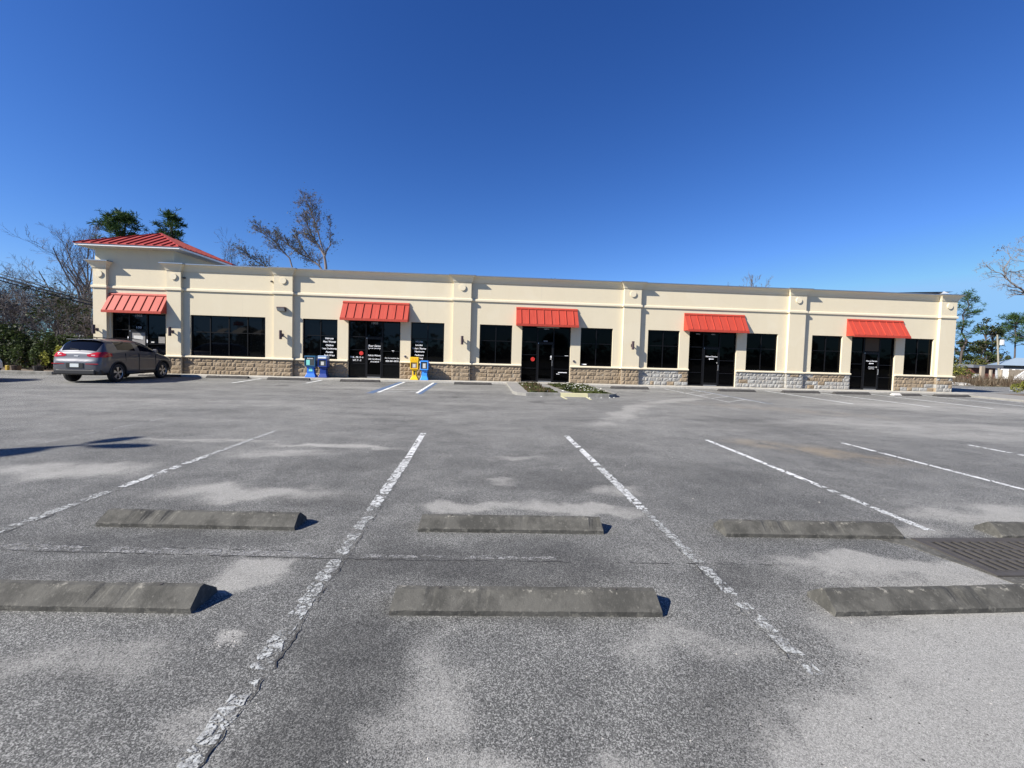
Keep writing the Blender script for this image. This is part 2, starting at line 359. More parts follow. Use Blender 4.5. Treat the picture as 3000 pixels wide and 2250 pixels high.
# ------------------------------------------------------------------ ground, lot, paint
b = MB(); b.quad([(-400,-250,-.03),(400,-250,-.03),(400,500,-.03),(-400,500,-.03)]); b.build('ground', M['grass_ground'], kind='structure')
b = MB(); b.quad([(-60,-30,0),(60,-30,0),(60,30.5,0),(27.2,30.5,0),(27.2,22.5,0),(-19.6,22.5,0),(-19.6,20.6,0),(-60,20.6,0)])
b.build('parking_lot', M['asphalt'], kind='structure')
b = MB(); b.box(-19.45,26.35,21.2,D+.2,-.02,ZW); w = b.build('walk', M['walk'], kind='structure'); bevel(w,.015)
b = MB(); b.prism([(24.65,8),(28.2,8),(28.2,22.4),(26.4,22.4),(26.4,21.15),(24.65,20.4)], -.02, .09); bevel(b.build('side_pavement', M['apron'], kind='structure'),.015)
b = MB(); b.quad([(28.21,21.3,.03),(36,21.3,.03),(36,23.0,.03),(28.21,22.5,.03)]); b.build('soil_patch', M['soil'], kind='structure')
b = MB(); b.quad([(-60,20.8,.02),(-19.6,20.8,.02),(-19.6,40,.02),(-60,40,.02)]); b.build('planting_soil', M['soil'], kind='structure')
b = MB(); b.box(-60,-19.46,20.6,20.8,-.02,.14); bevel(b.build('lot_kerb', M['curb'], kind='structure'),.02)

rs = random.Random(5)
def strip(name, x0,y0,x1,y1,w, mat, seed=1, rag=0.):
    """painted line as a 4 mm sheet with uneven edges"""
    r = random.Random(seed); mb = MB(); d = Vector((x1-x0,y1-y0)); L = d.length; d.normalize(); n = Vector((-d.y,d.x))
    k = max(2,int(L/(.4 if not rag else .035))); pts=[]
    for i in range(k+1):
        c = Vector((x0,y0))+d*(L*i/k); q = .005+rag
        e1 = w/2+noise.noise(Vector((i*.45,seed,0)))*q*1.6+r.uniform(-.3,.3)*q; e2 = w/2+noise.noise(Vector((i*.45,seed,9)))*q*1.6+r.uniform(-.3,.3)*q
        pts.append((c+n*e1, c-n*e2))
    for i in range(k): mb.quad([(*pts[i][0],.004),(*pts[i][1],.004),(*pts[i+1][1],.004),(*pts[i+1][0],.004)])
    return mb.build(name, mat, kind='structure')
PLN='parking_line'
strip(PLN, -1.12,8.25,-1.075,6.3,.10, M['worn_a'], 3)
strip(PLN, -1.075,6.3,-1.07,4.4,.115, M['worn_b'], 4, .008)
strip(PLN, -1.07,4.4,-1.075,.7,.092, M['worn_c'], 5, .018)
strip(PLN, 1.65,8.2,1.68,6.2,.10, M['worn_a'], 6)
strip(PLN, 1.68,6.2,1.70,4.3,.105, M['worn_b'], 7, .008)
strip(PLN, 1.70,4.3,1.735,2.0,.08, M['worn_c'], 8, .014)
strip(PLN, 4.38,8.0,4.345,5.2,.09, M['worn_a'], 9)
strip(PLN, 4.345,5.2,4.32,3.76,.09, M['worn_b'], 10, .008)
strip(PLN, 7.1,7.95,7.08,3,.09, M['worn_a'], 11)
strip(PLN, 9.78,7.9,9.85,3,.09, M['worn_a'], 12)
M['worn_e']=worn('grey_line_paint',(.36,.365,.355),.08,.36,15.)
strip(PLN, -3.87,8.25,-3.91,6.3,.085, M['worn_e'], 13, .006)
strip(PLN, -3.91,6.3,-3.93,4.9,.10, M['worn_b'], 14, .01)
strip(PLN, -3.945,4.75,-3.98,2.6,.10, M['worn_c'], 15, .014)
strip(PLN, -6.7,9.4,-6.75,5.0,.09, M['worn_d'], 16, .008)
for i,(x0,y0,x1,y1,m) in enumerate([(-10.6,21.1,-10.4,18.4,'white_paint'),(-7.76,21.1,-7.72,19.2,'white_paint'),(-7.72,19.1,-7.6,16.8,'worn_d'),(-10.4,18.3,-10.3,16.6,'worn_d'),
        (14.4,20.9,14.15,15.4,'white_paint'),(16.95,20.5,16.8,14.9,'white_paint'),(19.6,20.4,19.2,14.8,'white_paint'),(22.4,20.3,22.0,15.4,'white_paint'),(24.3,20.3,24.2,15.0,'white_paint')]):
    strip(PLN, x0,y0,x1,y1,.10, M[m], 30+i)
# hatched access aisles
def hatch(name, xl, xr, y0, y1, rungs, blue_l, blue_r, slope):
    mb = MB(); z = .004
    hw=.055 if xl<0 else .035
    for x in (xl,xr): mb.quad([(x-hw,y0,z),(x+hw,y0,z),(x+hw,y1,z),(x-hw,y1,z)],0)
    for y in rungs: mb.quad([(xl+.06,y,z),(xr-.06,y+slope,z),(xr-.06,y+slope+.06,z),(xl+.06,y+.06,z)],0)
    if blue_l: mb.quad([(xl-.34,y0-.4,z),(xl-.07,y0-.4,z),(xl-.07,y1,z),(xl-.26,y1,z)],1)
    if blue_r: mb.quad([(xr+.07,y0-.3,z),(xr+blue_r,y0-.3,z),(xr+blue_r,y1-.1,z),(xr+.07,y1-.1,z)],1)
    mb.build(name, [M['worn_a'] if xl > 0 else M['white_paint'],M['blue_paint']], kind='structure')
hatch('access_aisle_paint', -3.83, -2.43, 15.85, 21.1, [15.95,17.0,18.1,19.2,20.2], True, .22, .45)
hatch('access_aisle_paint', 9.03, 10.36, 15.0, 20.7, [15.15,16.35,17.45,18.55], False, .12, .95)
# blue wheelchair-bay remnants and yellow bars
b = MB(); z=.004
for x0,x1 in ((2.93,2.97),(3.88,3.83)): b.quad([(x0-.045,15.72,z),(x0+.045,15.72,z),(x1+.045,14.9,z),(x1-.045,14.9,z)])
b.build('yellow_line_paint', M['yellow_paint'], kind='structure')
b = MB(); r = random.Random(8)
for (x0,x1,y) in ((1.9,3.2,14.1),(1.9,3.4,10.9),(6.0,7.6,18.6),(6.5,7.4,19.3)):
    x = x0
    while x < x1:
        w = r.uniform(.1,.35); h=r.uniform(.03,.07); yy=y+r.uniform(-.05,.05)
        b.quad([(x,yy,z),(x+w,yy+.01,z),(x+w*.9,yy+h,z),(x+w*.1,yy+h,z)]); x += w+r.uniform(.02,.3)
b.build('paint_remnants', M['faint_paint'], kind='structure')
# centre seam: faded double edge and crack
b = MB(); r = random.Random(3)
def seam_pt(x): return 3.4 - .062*(x+3.6) if x < -1 else 3.235-.035*(x+1)
x = -5.5
while x < 2.4:
    w = r.uniform(.03,.09); y = seam_pt(x)+r.uniform(-.008,.008); y2 = seam_pt(x+w)+r.uniform(-.008,.008)
    if r.random() < (.75 if x<-1 else .6): b.quad([(x,y,z),(x+w,y2,z),(x+w,y2+r.uniform(.002,.010),z),(x,y+r.uniform(.002,.010),z)])
    if x < -1.4 and r.random() < .55: b.quad([(x,y+.105,z),(x+w,y2+.105,z),(x+w,y2+.108+r.uniform(0,.006),z),(x,y+.107+r.uniform(0,.006),z)])
    x += w
b.build('pavement_seam', M['crack'], kind='structure')
M['worn_f']=worn('old_seam_paint',(.24,.24,.232),.25,.46,17.)
strip('faded_line', -5.5,3.58,-1.2,3.305,.085, M['worn_f'], 61, .012); strip('faded_line', -1.0,3.29,.6,3.24,.05, M['worn_f'], 62, .012)
# cracks beside the worn lines
b = MB(); r = random.Random(21)
def crack(pts, w0, w1):
    Ls = len(pts)-1; P=[]
    for i in range(Ls):
        a,c = Vector(pts[i]),Vector(pts[i+1]); k = max(2,int((c-a).length/.035))
        for j in range(k):
            t=j/k; P.append(a.lerp(c,t)+Vector((r.uniform(-.012,.012),r.uniform(-.01,.01))))
    N=len(P)
    for i in range(N-1):
        w=(w0+(w1-w0)*i/N)*max(.05,.5+noise.noise(Vector((P[i].x*9,P[i].y*7,3)))*1.5+r.uniform(-.25,.25))
        if r.random()<.12: continue
        b.quad([(P[i].x-w/2,P[i].y,.0055),(P[i].x+w/2,P[i].y,.0055),(P[i+1].x+w/2,P[i+1].y,.0055),(P[i+1].x-w/2,P[i+1].y,.0055)])
crack([(-1.0,5.6),(-.99,4.6),(-1.0,3.8),(-1.0,3.2),(-1.01,2.6),(-1.0,2.2),(-1.03,1.7),(-1.02,.7)], .004, .013)
crack([(1.64,5.2),(1.66,4.2),(1.66,3.2),(1.67,2.5),(1.68,2.0)], .004, .008)
crack([(-3.88,5.6),(-3.88,4.4),(-3.9,3.0)], .006, .012)
crack([(-1.05,4.0),(-1.12,3.97)],.008,.005); crack([(1.62,4.6),(1.74,4.5),(1.8,4.3)],.006,.004)
for k in range(34):     # cross cracks in the old paint
    y = r.uniform(1.1,4.6); x=-1.08+r.uniform(-.05,.0); crack([(x,y),(x+r.uniform(.05,.1),y+r.uniform(-.05,.05))],.006,.003)
for k in range(22):
    y = r.uniform(2.0,4.4); x=1.68+r.uniform(-.03,.02); crack([(x,y),(x+r.uniform(.03,.07),y+r.uniform(-.04,.04))],.005,.002)
crack([(2.2,3.09),(2.6,3.1),(2.9,3.06)],.004,.003); crack([(9.6,12.0),(11.0,12.6),(13.2,13.0)],.02,.02); crack([(10.0,15.6),(12.5,15.2),(15.0,16.2)],.03,.02); crack([(8.8,8.3),(9.8,8.15)],.025,.01)
b.build('pavement_cracks', M['crack'], kind='structure')
# loose grit, chips and leaf litter on the asphalt
b = MB(); r = random.Random(44)
def chip(x,y,s,m):
    a = r.uniform(0,6.28); h=s*r.uniform(.3,.6); pts=[]
    for k in range(4):
        t=a+k*1.57; q=s*r.uniform(.6,1.1); pts.append((x+q*math.cos(t),y+q*math.sin(t)))
    n=len(b.v); b.v += [(p[0],p[1],.0) for p in pts]+[(x,y,h)]
    for k in range(4): b.f.append((n+k,n+(k+1)%4,n+4)); b.m.append(m)
for k in range(520):
    x=r.gauss(1.5,2.0); y=1.0+abs(r.gauss(0,1.9)); chip(x,y,r.uniform(.003,.0075),0 if r.random()<.7 else 1)
for k in range(160):
    x=r.gauss(1.75,.16); y=r.gauss(2.2,.2); chip(x,y,r.uniform(.003,.008),0)
for k in range(90):
    x=r.gauss(-1.35,.05); y=r.gauss(2.32,.05); chip(x,y,r.uniform(.003,.007),r.choice((0,1)))
for k in range(260):
    x=r.uniform(-9,12); y=r.uniform(4.5,13); chip(x,y,r.uniform(.006,.014),1 if r.random()<.5 else 0)
b.build('loose_grit', [M['crack'],simple('pale_grit',(.42,.4,.36),.9)], kind='stuff')

# ------------------------------------------------------------------ wheel stops
def stop_mesh(L, seed, mat, hole=True, name='wheel_stop'):
    r = random.Random(seed); prof = [(0,0),(-.002,.032),(.1,.108),(.135,.11),(.232,.032),(.232,0)]
    mb = MB(); N = int(L/.025); k = len(prof); taper=.016
    for i in range(N+1):
        x = L*i/N
        chipz = 0.
        nz = noise.noise(Vector((x*6+seed*3,seed,0)))
        if abs(nz) > .3: chipz = (abs(nz)-.3)*.05
        for j,(py,pz) in enumerate(prof):
            q = Vector((x*14,py*30,pz*30+seed)); n1 = noise.noise(q)*.0025
            zz = pz + (n1 if pz>0 else 0); yy = py + n1
            if j in (2,3): zz -= chipz*(1 if j==2 else .5) ; yy += (chipz*.6 if j==2 else 0)
            xx = x + (taper*(pz/.11) if i==0 else (-taper*(pz/.11) if i==N else 0))
            mb.v.append((xx-L/2,yy,zz))
    for i in range(N):
        for j in range(k-1):
            a=i*k+j; mb.f.append((a,a+k,a+k+1,a+1)); mb.m.append(0)
    mb.f.append(tuple(range(k))); mb.m.append(0); mb.f.append(tuple(N*k+j for j in reversed(range(k)))); mb.m.append(0)
    return mb
def wheel_stop(x0,y0,x1,y1, seed, mat, label, rods=True, group='concrete wheel stops in the near double row'):
    L = math.hypot(x1-x0,y1-y0); a = math.atan2(y1-y0,x1-x0)
    o = stop_mesh(L, seed, mat).build('wheel_stop', mat, label=label, cat='wheel stop', group=group)
    o.location = ((x0+x1)/2,(y0+y1)/2,0); o.rotation_euler=(0,0,a)
    if rods:
        for s in (-.33,.34):
            m = MB(); m.tube([(s*L,.118,.06),(s*L,.118,.1125)],.011,8); m.build('anchor_rod', M['iron'], o)
    return o
NS = [(-3.36,2.66,-1.69,2.58,'near left concrete wheel stop cut by the left frame edge in the front row'),
      (-.53,2.54,1.14,2.49,'nearest centre concrete wheel stop with chipped top edge, longest in the picture'),
      (2.24,2.47,3.92,2.50,'near right concrete wheel stop running out of frame below the drain grate'),
      (-3.30,3.84,-1.60,3.76,'left concrete wheel stop of the second row, with a round hole near its left end'),
      (-.54,3.735,1.11,3.685,'centre concrete wheel stop of the second row, cracked through its left third'),
      (2.21,3.63,3.86,3.575,'right concrete wheel stop of the second row with a pale stained left end'),
      (4.84,3.585,6.5,3.56,'wheel stop end at the right frame edge behind the drain grate')]
for i,(a,c,d,e,l) in enumerate(NS): wheel_stop(a,c,d,e, i+2, M['stop'], l)
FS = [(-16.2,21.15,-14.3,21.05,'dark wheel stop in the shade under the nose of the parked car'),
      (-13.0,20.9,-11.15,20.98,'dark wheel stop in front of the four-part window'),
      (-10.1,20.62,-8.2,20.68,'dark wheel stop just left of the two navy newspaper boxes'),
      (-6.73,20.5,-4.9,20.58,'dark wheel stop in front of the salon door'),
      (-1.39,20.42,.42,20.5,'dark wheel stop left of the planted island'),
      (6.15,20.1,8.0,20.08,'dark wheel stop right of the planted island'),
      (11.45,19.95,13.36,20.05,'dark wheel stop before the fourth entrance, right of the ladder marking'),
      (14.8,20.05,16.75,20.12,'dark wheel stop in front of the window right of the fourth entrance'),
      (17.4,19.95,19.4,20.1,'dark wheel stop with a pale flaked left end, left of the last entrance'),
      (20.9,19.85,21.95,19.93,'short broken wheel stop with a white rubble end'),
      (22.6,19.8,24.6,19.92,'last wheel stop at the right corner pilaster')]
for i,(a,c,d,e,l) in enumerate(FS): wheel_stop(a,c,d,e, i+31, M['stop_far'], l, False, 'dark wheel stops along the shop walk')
b = stop_mesh(.42, 77, M['stop_white']); o = b.build('concrete_rubble', M['stop_white'], label='white broken chunk beside the short wheel stop', cat='rubble'); o.location=(20.6,19.86,0); o.rotation_euler=(0,0,.05)

# ------------------------------------------------------------------ drain grate
g = empty('drain_grate', (4.55,3.25,0), 0, 'rusty iron storm drain grate in the sandy asphalt at right', 'drain grate')
b = MB(); b.box(-.62,.95,-.33,-.27,0,.014); b.box(-.62,.95,.27,.33,0,.014); b.box(-.62,-.56,-.27,.27,0,.014); b.box(.89,.95,-.27,.27,0,.014); b.build('frame', M['iron'], g)
b = MB(); b.quad([(-.56,-.27,.003),(.89,-.27,.003),(.89,.27,.003),(-.56,.27,.003)]); b.build('pit', M['pit'], g)  # flat black sheet stands for the shade down in the pit
for x0,x1 in ((-.555,.16),(.175,.885)):
    b = MB(); n=9
    for i in range(n):
        x=x0+.012+(x1-x0-.024)*i/(n-1); b.box(x-.013,x+.013,-.262,.262,.004,.0165)
    for y in (-.265,-.09,.085,.25): b.box(x0,x1,y,y+.022,.004,.013)
    b.build('grating', M['iron'], g)
b = MB(); b.prism([(-.98,.36),(-.8,.2),(-.66,-.2),(-.6,-.42),(.98,-.42),(.98,-.34),(-.62,-.34),(-.63,.34),(-.7,.37)],0,.005); b.build('surround', M['stop'], g)

# ------------------------------------------------------------------ planted island
b = MB(); IX0,IX1,IY0 = 1.55,5.2,15.75
b.prism([(1.16,16.5),(1.28,15.95),(1.6,15.75),(1.7,15.75),(1.7,21.19),(1.16,21.19)],-.02,.115,1)
b.prism([(1.705,15.75),(2.9,15.75),(2.9,15.93),(1.705,15.93)],-.02,.13,0)
b.prism([(2.9,15.748),(3.93,15.748),(3.93,15.93),(2.9,15.93)],-.02,.134,2)
b.prism([(3.93,15.75),(4.75,15.75),(5.05,15.95),(5.2,16.3),(5.2,21.19),(5.05,21.19),(5.05,16.4),(4.95,16.1),(4.7,15.93),(3.93,15.93)],-.02,.13,0)
isl = b.build('island_kerb', [M['curb'],M['apron'],M['yellow_paint']], kind='structure')
b = MB(); b.quad([(1.7,15.93,.085),(4.9,15.93,.085),(5.05,16.2,.085),(5.05,21.19,.085),(1.7,21.19,.085)]); b.build('island_soil', M['soil'], kind='structure')
b = MB(); b.quad([(2.65,15.95,.1),(3.55,15.95,.1),(3.3,17.6,.1),(3.0,21.1,.1),(2.3,21.1,.1),(2.5,17.8,.1)]); b.build('island_path', M['curb'], kind='structure')
def tuft(mb, x,y,z,h,w,n,r,m=0,spread=.5):
    for i in range(n):
        a=r.uniform(0,6.28); t=r.uniform(.1,1)*spread; d=Vector((math.cos(a)*t,math.sin(a)*t,1)).normalized()
        p=Vector((x+r.uniform(-.04,.04),y+r.uniform(-.04,.04),z)); s=Vector((-math.sin(a),math.cos(a),0))*w
        e=p+d*h*r.uniform(.5,1); mid=p.lerp(e,.5)+Vector((0,0,h*.06))
        mb.quad([p-s*.5,p+s*.5,mid+s*.6,e,mid-s*.6],m)
def leaf(mb, p, s, r, m=0, flat=.5, asp=.6):
    a=r.uniform(0,6.28); el=r.uniform(-1,1)*flat; u=Vector((math.cos(a)*math.cos(el),math.sin(a)*math.cos(el),math.sin(el)))
    v=Vector((r.uniform(-1,1),r.uniform(-1,1),r.uniform(-.6,1.4))).cross(u)
    if v.length<1e-4: v=u.orthogonal()
    v.normalize(); p=Vector(p)
    mb.quad([p-u*s*.5, p+v*s*asp*.5-u*s*.05, p+u*s*.5, p-v*s*asp*.5-u*s*.05], m)
b = MB(); r = random.Random(9)
for i in range(9000):
    left = r.random() < .45
    y = r.uniform(15.95,21.0)
    if left: x = r.uniform(1.72,2.85) if y < 18 else r.uniform(1.72,2.6)
    else: x = r.uniform(3.4-(y-16)*.05,4.95)
    hgt = .02+.09*max(0,noise.noise(Vector((x*2.2,y*1.6,1)))+.35)
    if noise.noise(Vector((x*1.6+7,y*1.1,4))) < -.28: continue
    leaf(b,(x,y,.09+r.uniform(0,hgt)),r.uniform(.05,.11),r,0,.6)
for i in range(260):
    y=r.uniform(16,21); x=r.uniform(1.7,2.7); tuft(b,x,y,.09,r.uniform(.06,.2),.012,4,r,1)
for i in range(160):
    y=r.uniform(16,21); x=r.uniform(3.5,4.95); tuft(b,x,y,.09,r.uniform(.05,.12),.012,4,r,0)
b.build('island_groundcover', [M['clover'],M['brownleaf']], kind='stuff')
b = MB(); r = random.Random(12)
for i in range(90):
    y=r.gauss(18.3,1.2); x=r.gauss(4.1,.42)+(18.3-y)*.18
    if not(3.4<x<5.0 and 16.1<y<20.9): continue
    c=Vector((x,y,.09+r.uniform(.05,.16))); s=r.uniform(.015,.03)
    for k in range(4): leaf(b,c+Vector((r.uniform(-s,s),r.uniform(-s,s),0)),s*1.6,r,0,.4,.9)
for (x,y) in ((1.95,17.6),(2.0,18.4),(2.45,16.1),(3.1,16.4),(1.8,19.3)):
    for k in range(5): leaf(b,(x+r.uniform(-.03,.03),y,.17),.06,r,0,.4,.9)
b.build('white_flowers', M['petal'], kind='stuff')
b = MB(); r=random.Random(2)     # stray shells at the kerb
for (x,y) in ((2.15,15.6),(3.95,15.55),(4.4,15.6),(4.75,15.68),(4.95,15.8)):
    n=len(b.v)
    for k in range(6): b.v.append((x+.03*math.cos(k*1.05),y+.03*math.sin(k*1.05),.0))
    b.v.append((x,y,.03))
    for k in range(6): b.f.append((n+k,n+(k+1)%6,n+6)); b.m.append(0)
b.build('kerb_litter', M['petal'], kind='stuff')

# ------------------------------------------------------------------ building
BO = (3.5, D, ZW)
B = empty('retail_building', BO, 0, 'long cream stucco shop building with red metal awnings and a stone base', 'building')
PIL = [(-18.69,-18.09),(-15.34,-14.69),(-10.34,-9.46),(-1.60,-.71),(7.17,8.07),(16.16,17.06),(24.78,25.69)]
WIN = [(-14.35,-10.81),(-9.02,-7.33),(-3.71,-2.04),(-.24,1.42),(4.99,6.68),(8.56,10.27),(13.95,15.68),(17.6,19.33),(22.95,24.64)]
SF = [(-18.0,-15.49),(-6.80,-4.23),(1.93,4.47),(10.80,13.41),(19.87,22.42)]
XL, XR = -18.69, 25.69; PQ = .15; ZT = 2.985; ZS = 1.0; ZC = 5.30
YB = D+13
b = MB(BO)                           # wall
openings = sorted(WIN+SF)
b.box(-15.08,XR-.005,D,D+.24,ZT,ZC); b.box(XL,-15.08,D,D+.24,ZT,6.05)
x = XL
for (a,c) in openings:
    b.box(x,a,D,D+.24,ZS,ZT); x = c
b.box(x,XR-.005,D,D+.24,ZS,ZT)
edges = [XL]+[v for s in SF for v in s]+[XR-.005]
for i in range(0,len(edges),2): b.box(edges[i],edges[i+1],D,D+.24,ZW,ZS-.004)
b.box(XL,XL+.24,D+.24,YB,ZW,ZC); b.box(XR-.245,XR-.005,D+.24,YB,ZW,ZC); b.box(XL+.24,XR-.245,YB-.24,YB,ZW,ZC)
b.build('wall', M['stucco'], B)
b = MB(BO); b.quad([(XL,D+.3,5.0),(XR-.3,D+.3,5.0),(XR-.3,YB-.3,4.9),(XL,YB-.3,4.9)]); b.build('flat_roof', M['membrane'], B)
# facade path with pilaster jogs
def path(x0,x1, pils, back0=None, back1=None):
    P=[]
    if back0 is not None: P.append((x0,back0))
    first=True
    for (a,c) in pils:
        if not (P and abs(P[-1][0]-a)<1e-6): 
            if not P: P.append((x0,D))
            if abs(a-x0)>1e-6: P.append((a,D))
        if abs(a-x0)<1e-6 and back0 is not None: P.append((a,D-PQ))
        else: P.append((a,D-PQ))
        P.append((c,D-PQ))
        if abs(c-x1)>1e-6: P.append((c,D))
    if back1 is not None: P.append((x1,back1))
    elif abs(P[-1][0]-x1)>1e-6: P.append((x1,D))
    return P
for i,(a,c) in enumerate(PIL):
    b = MB(BO); top = ZC
    b.box(a,c,D-PQ,D-.001,ZS,top)
    pl = b.build('pilaster', M['stucco'], B)
    mx = (a+c)/2+(.0); b = MB(BO); n=24; R=.155
    b.v += [(mx+R*math.cos(k*2*math.pi/n), D-PQ-.05, 4.79+R*math.sin(k*2*math.pi/n)) for k in range(n)]
    b.v += [(mx+R*math.cos(k*2*math.pi/n), D-PQ-.001, 4.79+R*math.sin(k*2*math.pi/n)) for k in range(n)]
    b.f.append(tuple(range(n))); b.m.append(0)
    for k in range(n): b.f.append((k,k+n,(k+1)%n+n,(k+1)%n)); b.m.append(0)
    b.build('medallion', M['trim'], pl)
cprof = [(0,5.075),(.03,5.075),(.035,5.1),(.05,5.15),(.08,5.22),(.13,5.30),(.19,5.36),(.2,5.372),(0,5.372)]
fprof = [(.0,5.374),(.215,5.374),(.215,5.412),(-.35,5.43)]
p_all = path(-15.34,XR,PIL[1:],D+.2,YB); p_c1 = [(XL,YB),(XL,D-PQ),(PIL[0][1],D-PQ),(PIL[0][1],D+.0)]
b = MB(BO); b.sweep(p_all, cprof); b.sweep(p_c1, cprof); b.build('cornice', M['trim'], B)
b = MB(BO); b.sweep(p_all, fprof); b.sweep(p_c1, fprof); b.build('roof_flashing', M['flashing'], B)
b = MB(BO); b.sweep(path(XL,XR,PIL,YB,YB), [(0,4.125),(.045,4.125),(.055,4.14),(.055,4.23),(.045,4.245),(0,4.258)]); b.build('string_course', M['trim'], B)
# sills and stone base, broken by the entrances
segs = [(SF[0][1],SF[1][0]),(SF[1][1],SF[2][0]),(SF[2][1],SF[3][0]),(SF[3][1],SF[4][0]),(SF[4][1],XR)]
sb = MB(BO); sprof=[(0,.905),(.075,.905),(.088,.92),(.088,.965),(.075,.985),(0,1.0)]
sb.sweep([(XL,YB),(XL,D-PQ),(PIL[0][1],D-PQ),(PIL[0][1],D),(SF[0][0],D)], sprof)
for (a,c) in segs:
    ps = [p for p in PIL if p[0]>=a and p[1]<=c+.01]
    sb.sweep(path(a,c,ps,None,YB if c==XR else None), sprof)
bevel(sb.build('sill_band', M['trim'], B), .008)
def blocks(mb, p0, p1, nrm, rows, r, grey, m_rows=4):
    """split-face blocks along p0->p1 (2d), outward normal nrm"""
    L = (Vector(p1)-Vector(p0)).length; d=(Vector(p1)-Vector(p0))/L; n=Vector(nrm)
    z0=ZW; H=(.905-ZW)/rows
    for k in range(rows):
        s = 0.; offs = .2 if k%2 else 0.
        first=True
        while s < L-1e-4:
            w = (.2 if (first and offs) else r.choice((.4,.4,.4,.3,.5,.2))); first=False
            if L-(s+w) < .1: w = L-s
            w = min(w, L-s)
            g = grey(p0[0]+d.x*(s+w/2), k, r)
            a=s+.004; c=s+w-.004; zz0=z0+k*H+.004; zz1=z0+(k+1)*H-.004
            nx=max(2,int(w/.06)); nz=4; base=len(mb.v); pr=r.uniform(.025,.045); tx=r.uniform(-.012,.012)
            sd = r.uniform(0,99)
            for iz in range(nz+1):
                for ix in range(nx+1):
                    u=ix/nx; v=iz/nz; edge = ix in(0,nx) or iz in(0,nz)
                    t = pr + tx*(u-.5)*2 + noise.noise(Vector((u*w*9+sd,v*2.1,sd)))*.022 if not edge else .012
                    q = Vector(p0)+d*(a+(c-a)*u)+n*max(t,.006)
                    mb.v.append((q.x,q.y,zz0+(zz1-zz0)*v))
            for iz in range(nz):
                for ix in range(nx):
                    q=base+iz*(nx+1)+ix; mb.f.append((q,q+1,q+nx+2,q+nx+1)); mb.m.append(1 if g else 0)
            # back edge so the block has sides
            bb=len(mb.v)
            for (uu,vv) in ((a,zz0),(c,zz0),(c,zz1),(a,zz1)):
                q=Vector(p0)+d*uu+n*.001; mb.v.append((q.x,q.y,vv))
            c0=base; c1=base+nx; c2=base+nz*(nx+1)+nx; c3=base+nz*(nx+1)
            mb.f += [tuple([bb+1,bb+0]+[base+i for i in range(nx+1)]),
                     tuple([bb+2,bb+1]+[base+i*(nx+1)+nx for i in range(nz+1)]),
                     tuple([bb+3,bb+2]+[base+nz*(nx+1)+nx-i for i in range(nx+1)]),
                     tuple([bb+0,bb+3]+[base+(nz-i)*(nx+1) for i in range(nz+1)])]
            mb.m += [1 if g else 0]*4
            s += w
def grey(x,k,r):
    if x < 8.1: return False
    if x < 10.8: return r.random() > .08 if x<10.3 else r.random()>.6
    if x < 16.2: return r.random() > .1
    if x < 17.1: return r.random() > .25
    if x < 19.9: return (k < 2 and r.random()>.15) or (k>=2 and (x<17.6 or x>19.5))
    if x < 24.8: return (k==0 and 21<x<24.2 and r.random()>.5) or (x>24.3 and k==1)
    return r.random() > .4
r = random.Random(17)
allsegs = [(XL,SF[0][0])]+segs
for (a,c) in allsegs:
    b = MB(BO); mort = MB(BO)
    P = path(a,c,[p for p in PIL if p[0]>=a-.01 and p[1]<=c+.01],None,None)
    if a==XL: P=[(XL,YB),(XL,D-PQ),(PIL[0][1],D-PQ),(PIL[0][1],D),(SF[0][0],D)]
    if c==XR: P=P[:-1]+[(XR,D-PQ),(XR,YB)] if P[-1]!=(XR,D-PQ) else P+[(XR,YB)]
    for i in range(len(P)-1):
        p0,p1=P[i],P[i+1]; v=Vector(p1)-Vector(p0)
        if v.length<.02: continue
        v.normalize(); nn=(v.y,-v.x)
        blocks(b,p0,p1,nn,4,r,grey)
    mort.sweep(P,[(0,ZW),(.011,ZW),(.011,.904),(0,.904)])
    for pi in PIL:
        if a-.01<=pi[0] and pi[1]<=c+.01: mort.box(pi[0]+.001,pi[1]-.001,D-PQ+.001,D-.001,ZW,.9)
    sbse = b.build('stone_base', [M['tan_stone'],M['grey_stone']], B)
    mort.build('mortar_bed', M['mortar'], sbse)
# windows
def text(s, x0,x1,zc,h, y, parent, mat, shear=0., bold=.0, name='lettering', seg=2):
    cu = bpy.data.curves.new('t','FONT'); cu.body=s; cu.size=1; cu.shear=shear; cu.offset=bold; cu.resolution_u=seg; cu.extrude=0
    ob = bpy.data.objects.new('t',cu); C.objects.link(ob); dg=bpy.context.evaluated_depsgraph_get(); dg.update()
    me = bpy.data.meshes.new_from_object(ob.evaluated_get(dg)); bpy.data.objects.remove(ob)
    xs=[v.co.x for v in me.vertices]; ys=[v.co.y for v in me.vertices]
    ax,bx,ay,by=min(xs),max(xs),min(ys),max(ys)
    for v in me.vertices:
        v.co = Vector((x0+(v.co.x-ax)/(bx-ax)*(x1-x0)-BO[0], y-BO[1], zc-h/2+(v.co.y-ay)/(by-ay)*h-BO[2]))
    me.materials.clear(); me.materials.append(mat)
    o = bpy.data.objects.new(name, me); C.objects.link(o); o.parent=parent; return o
YG = D+.12
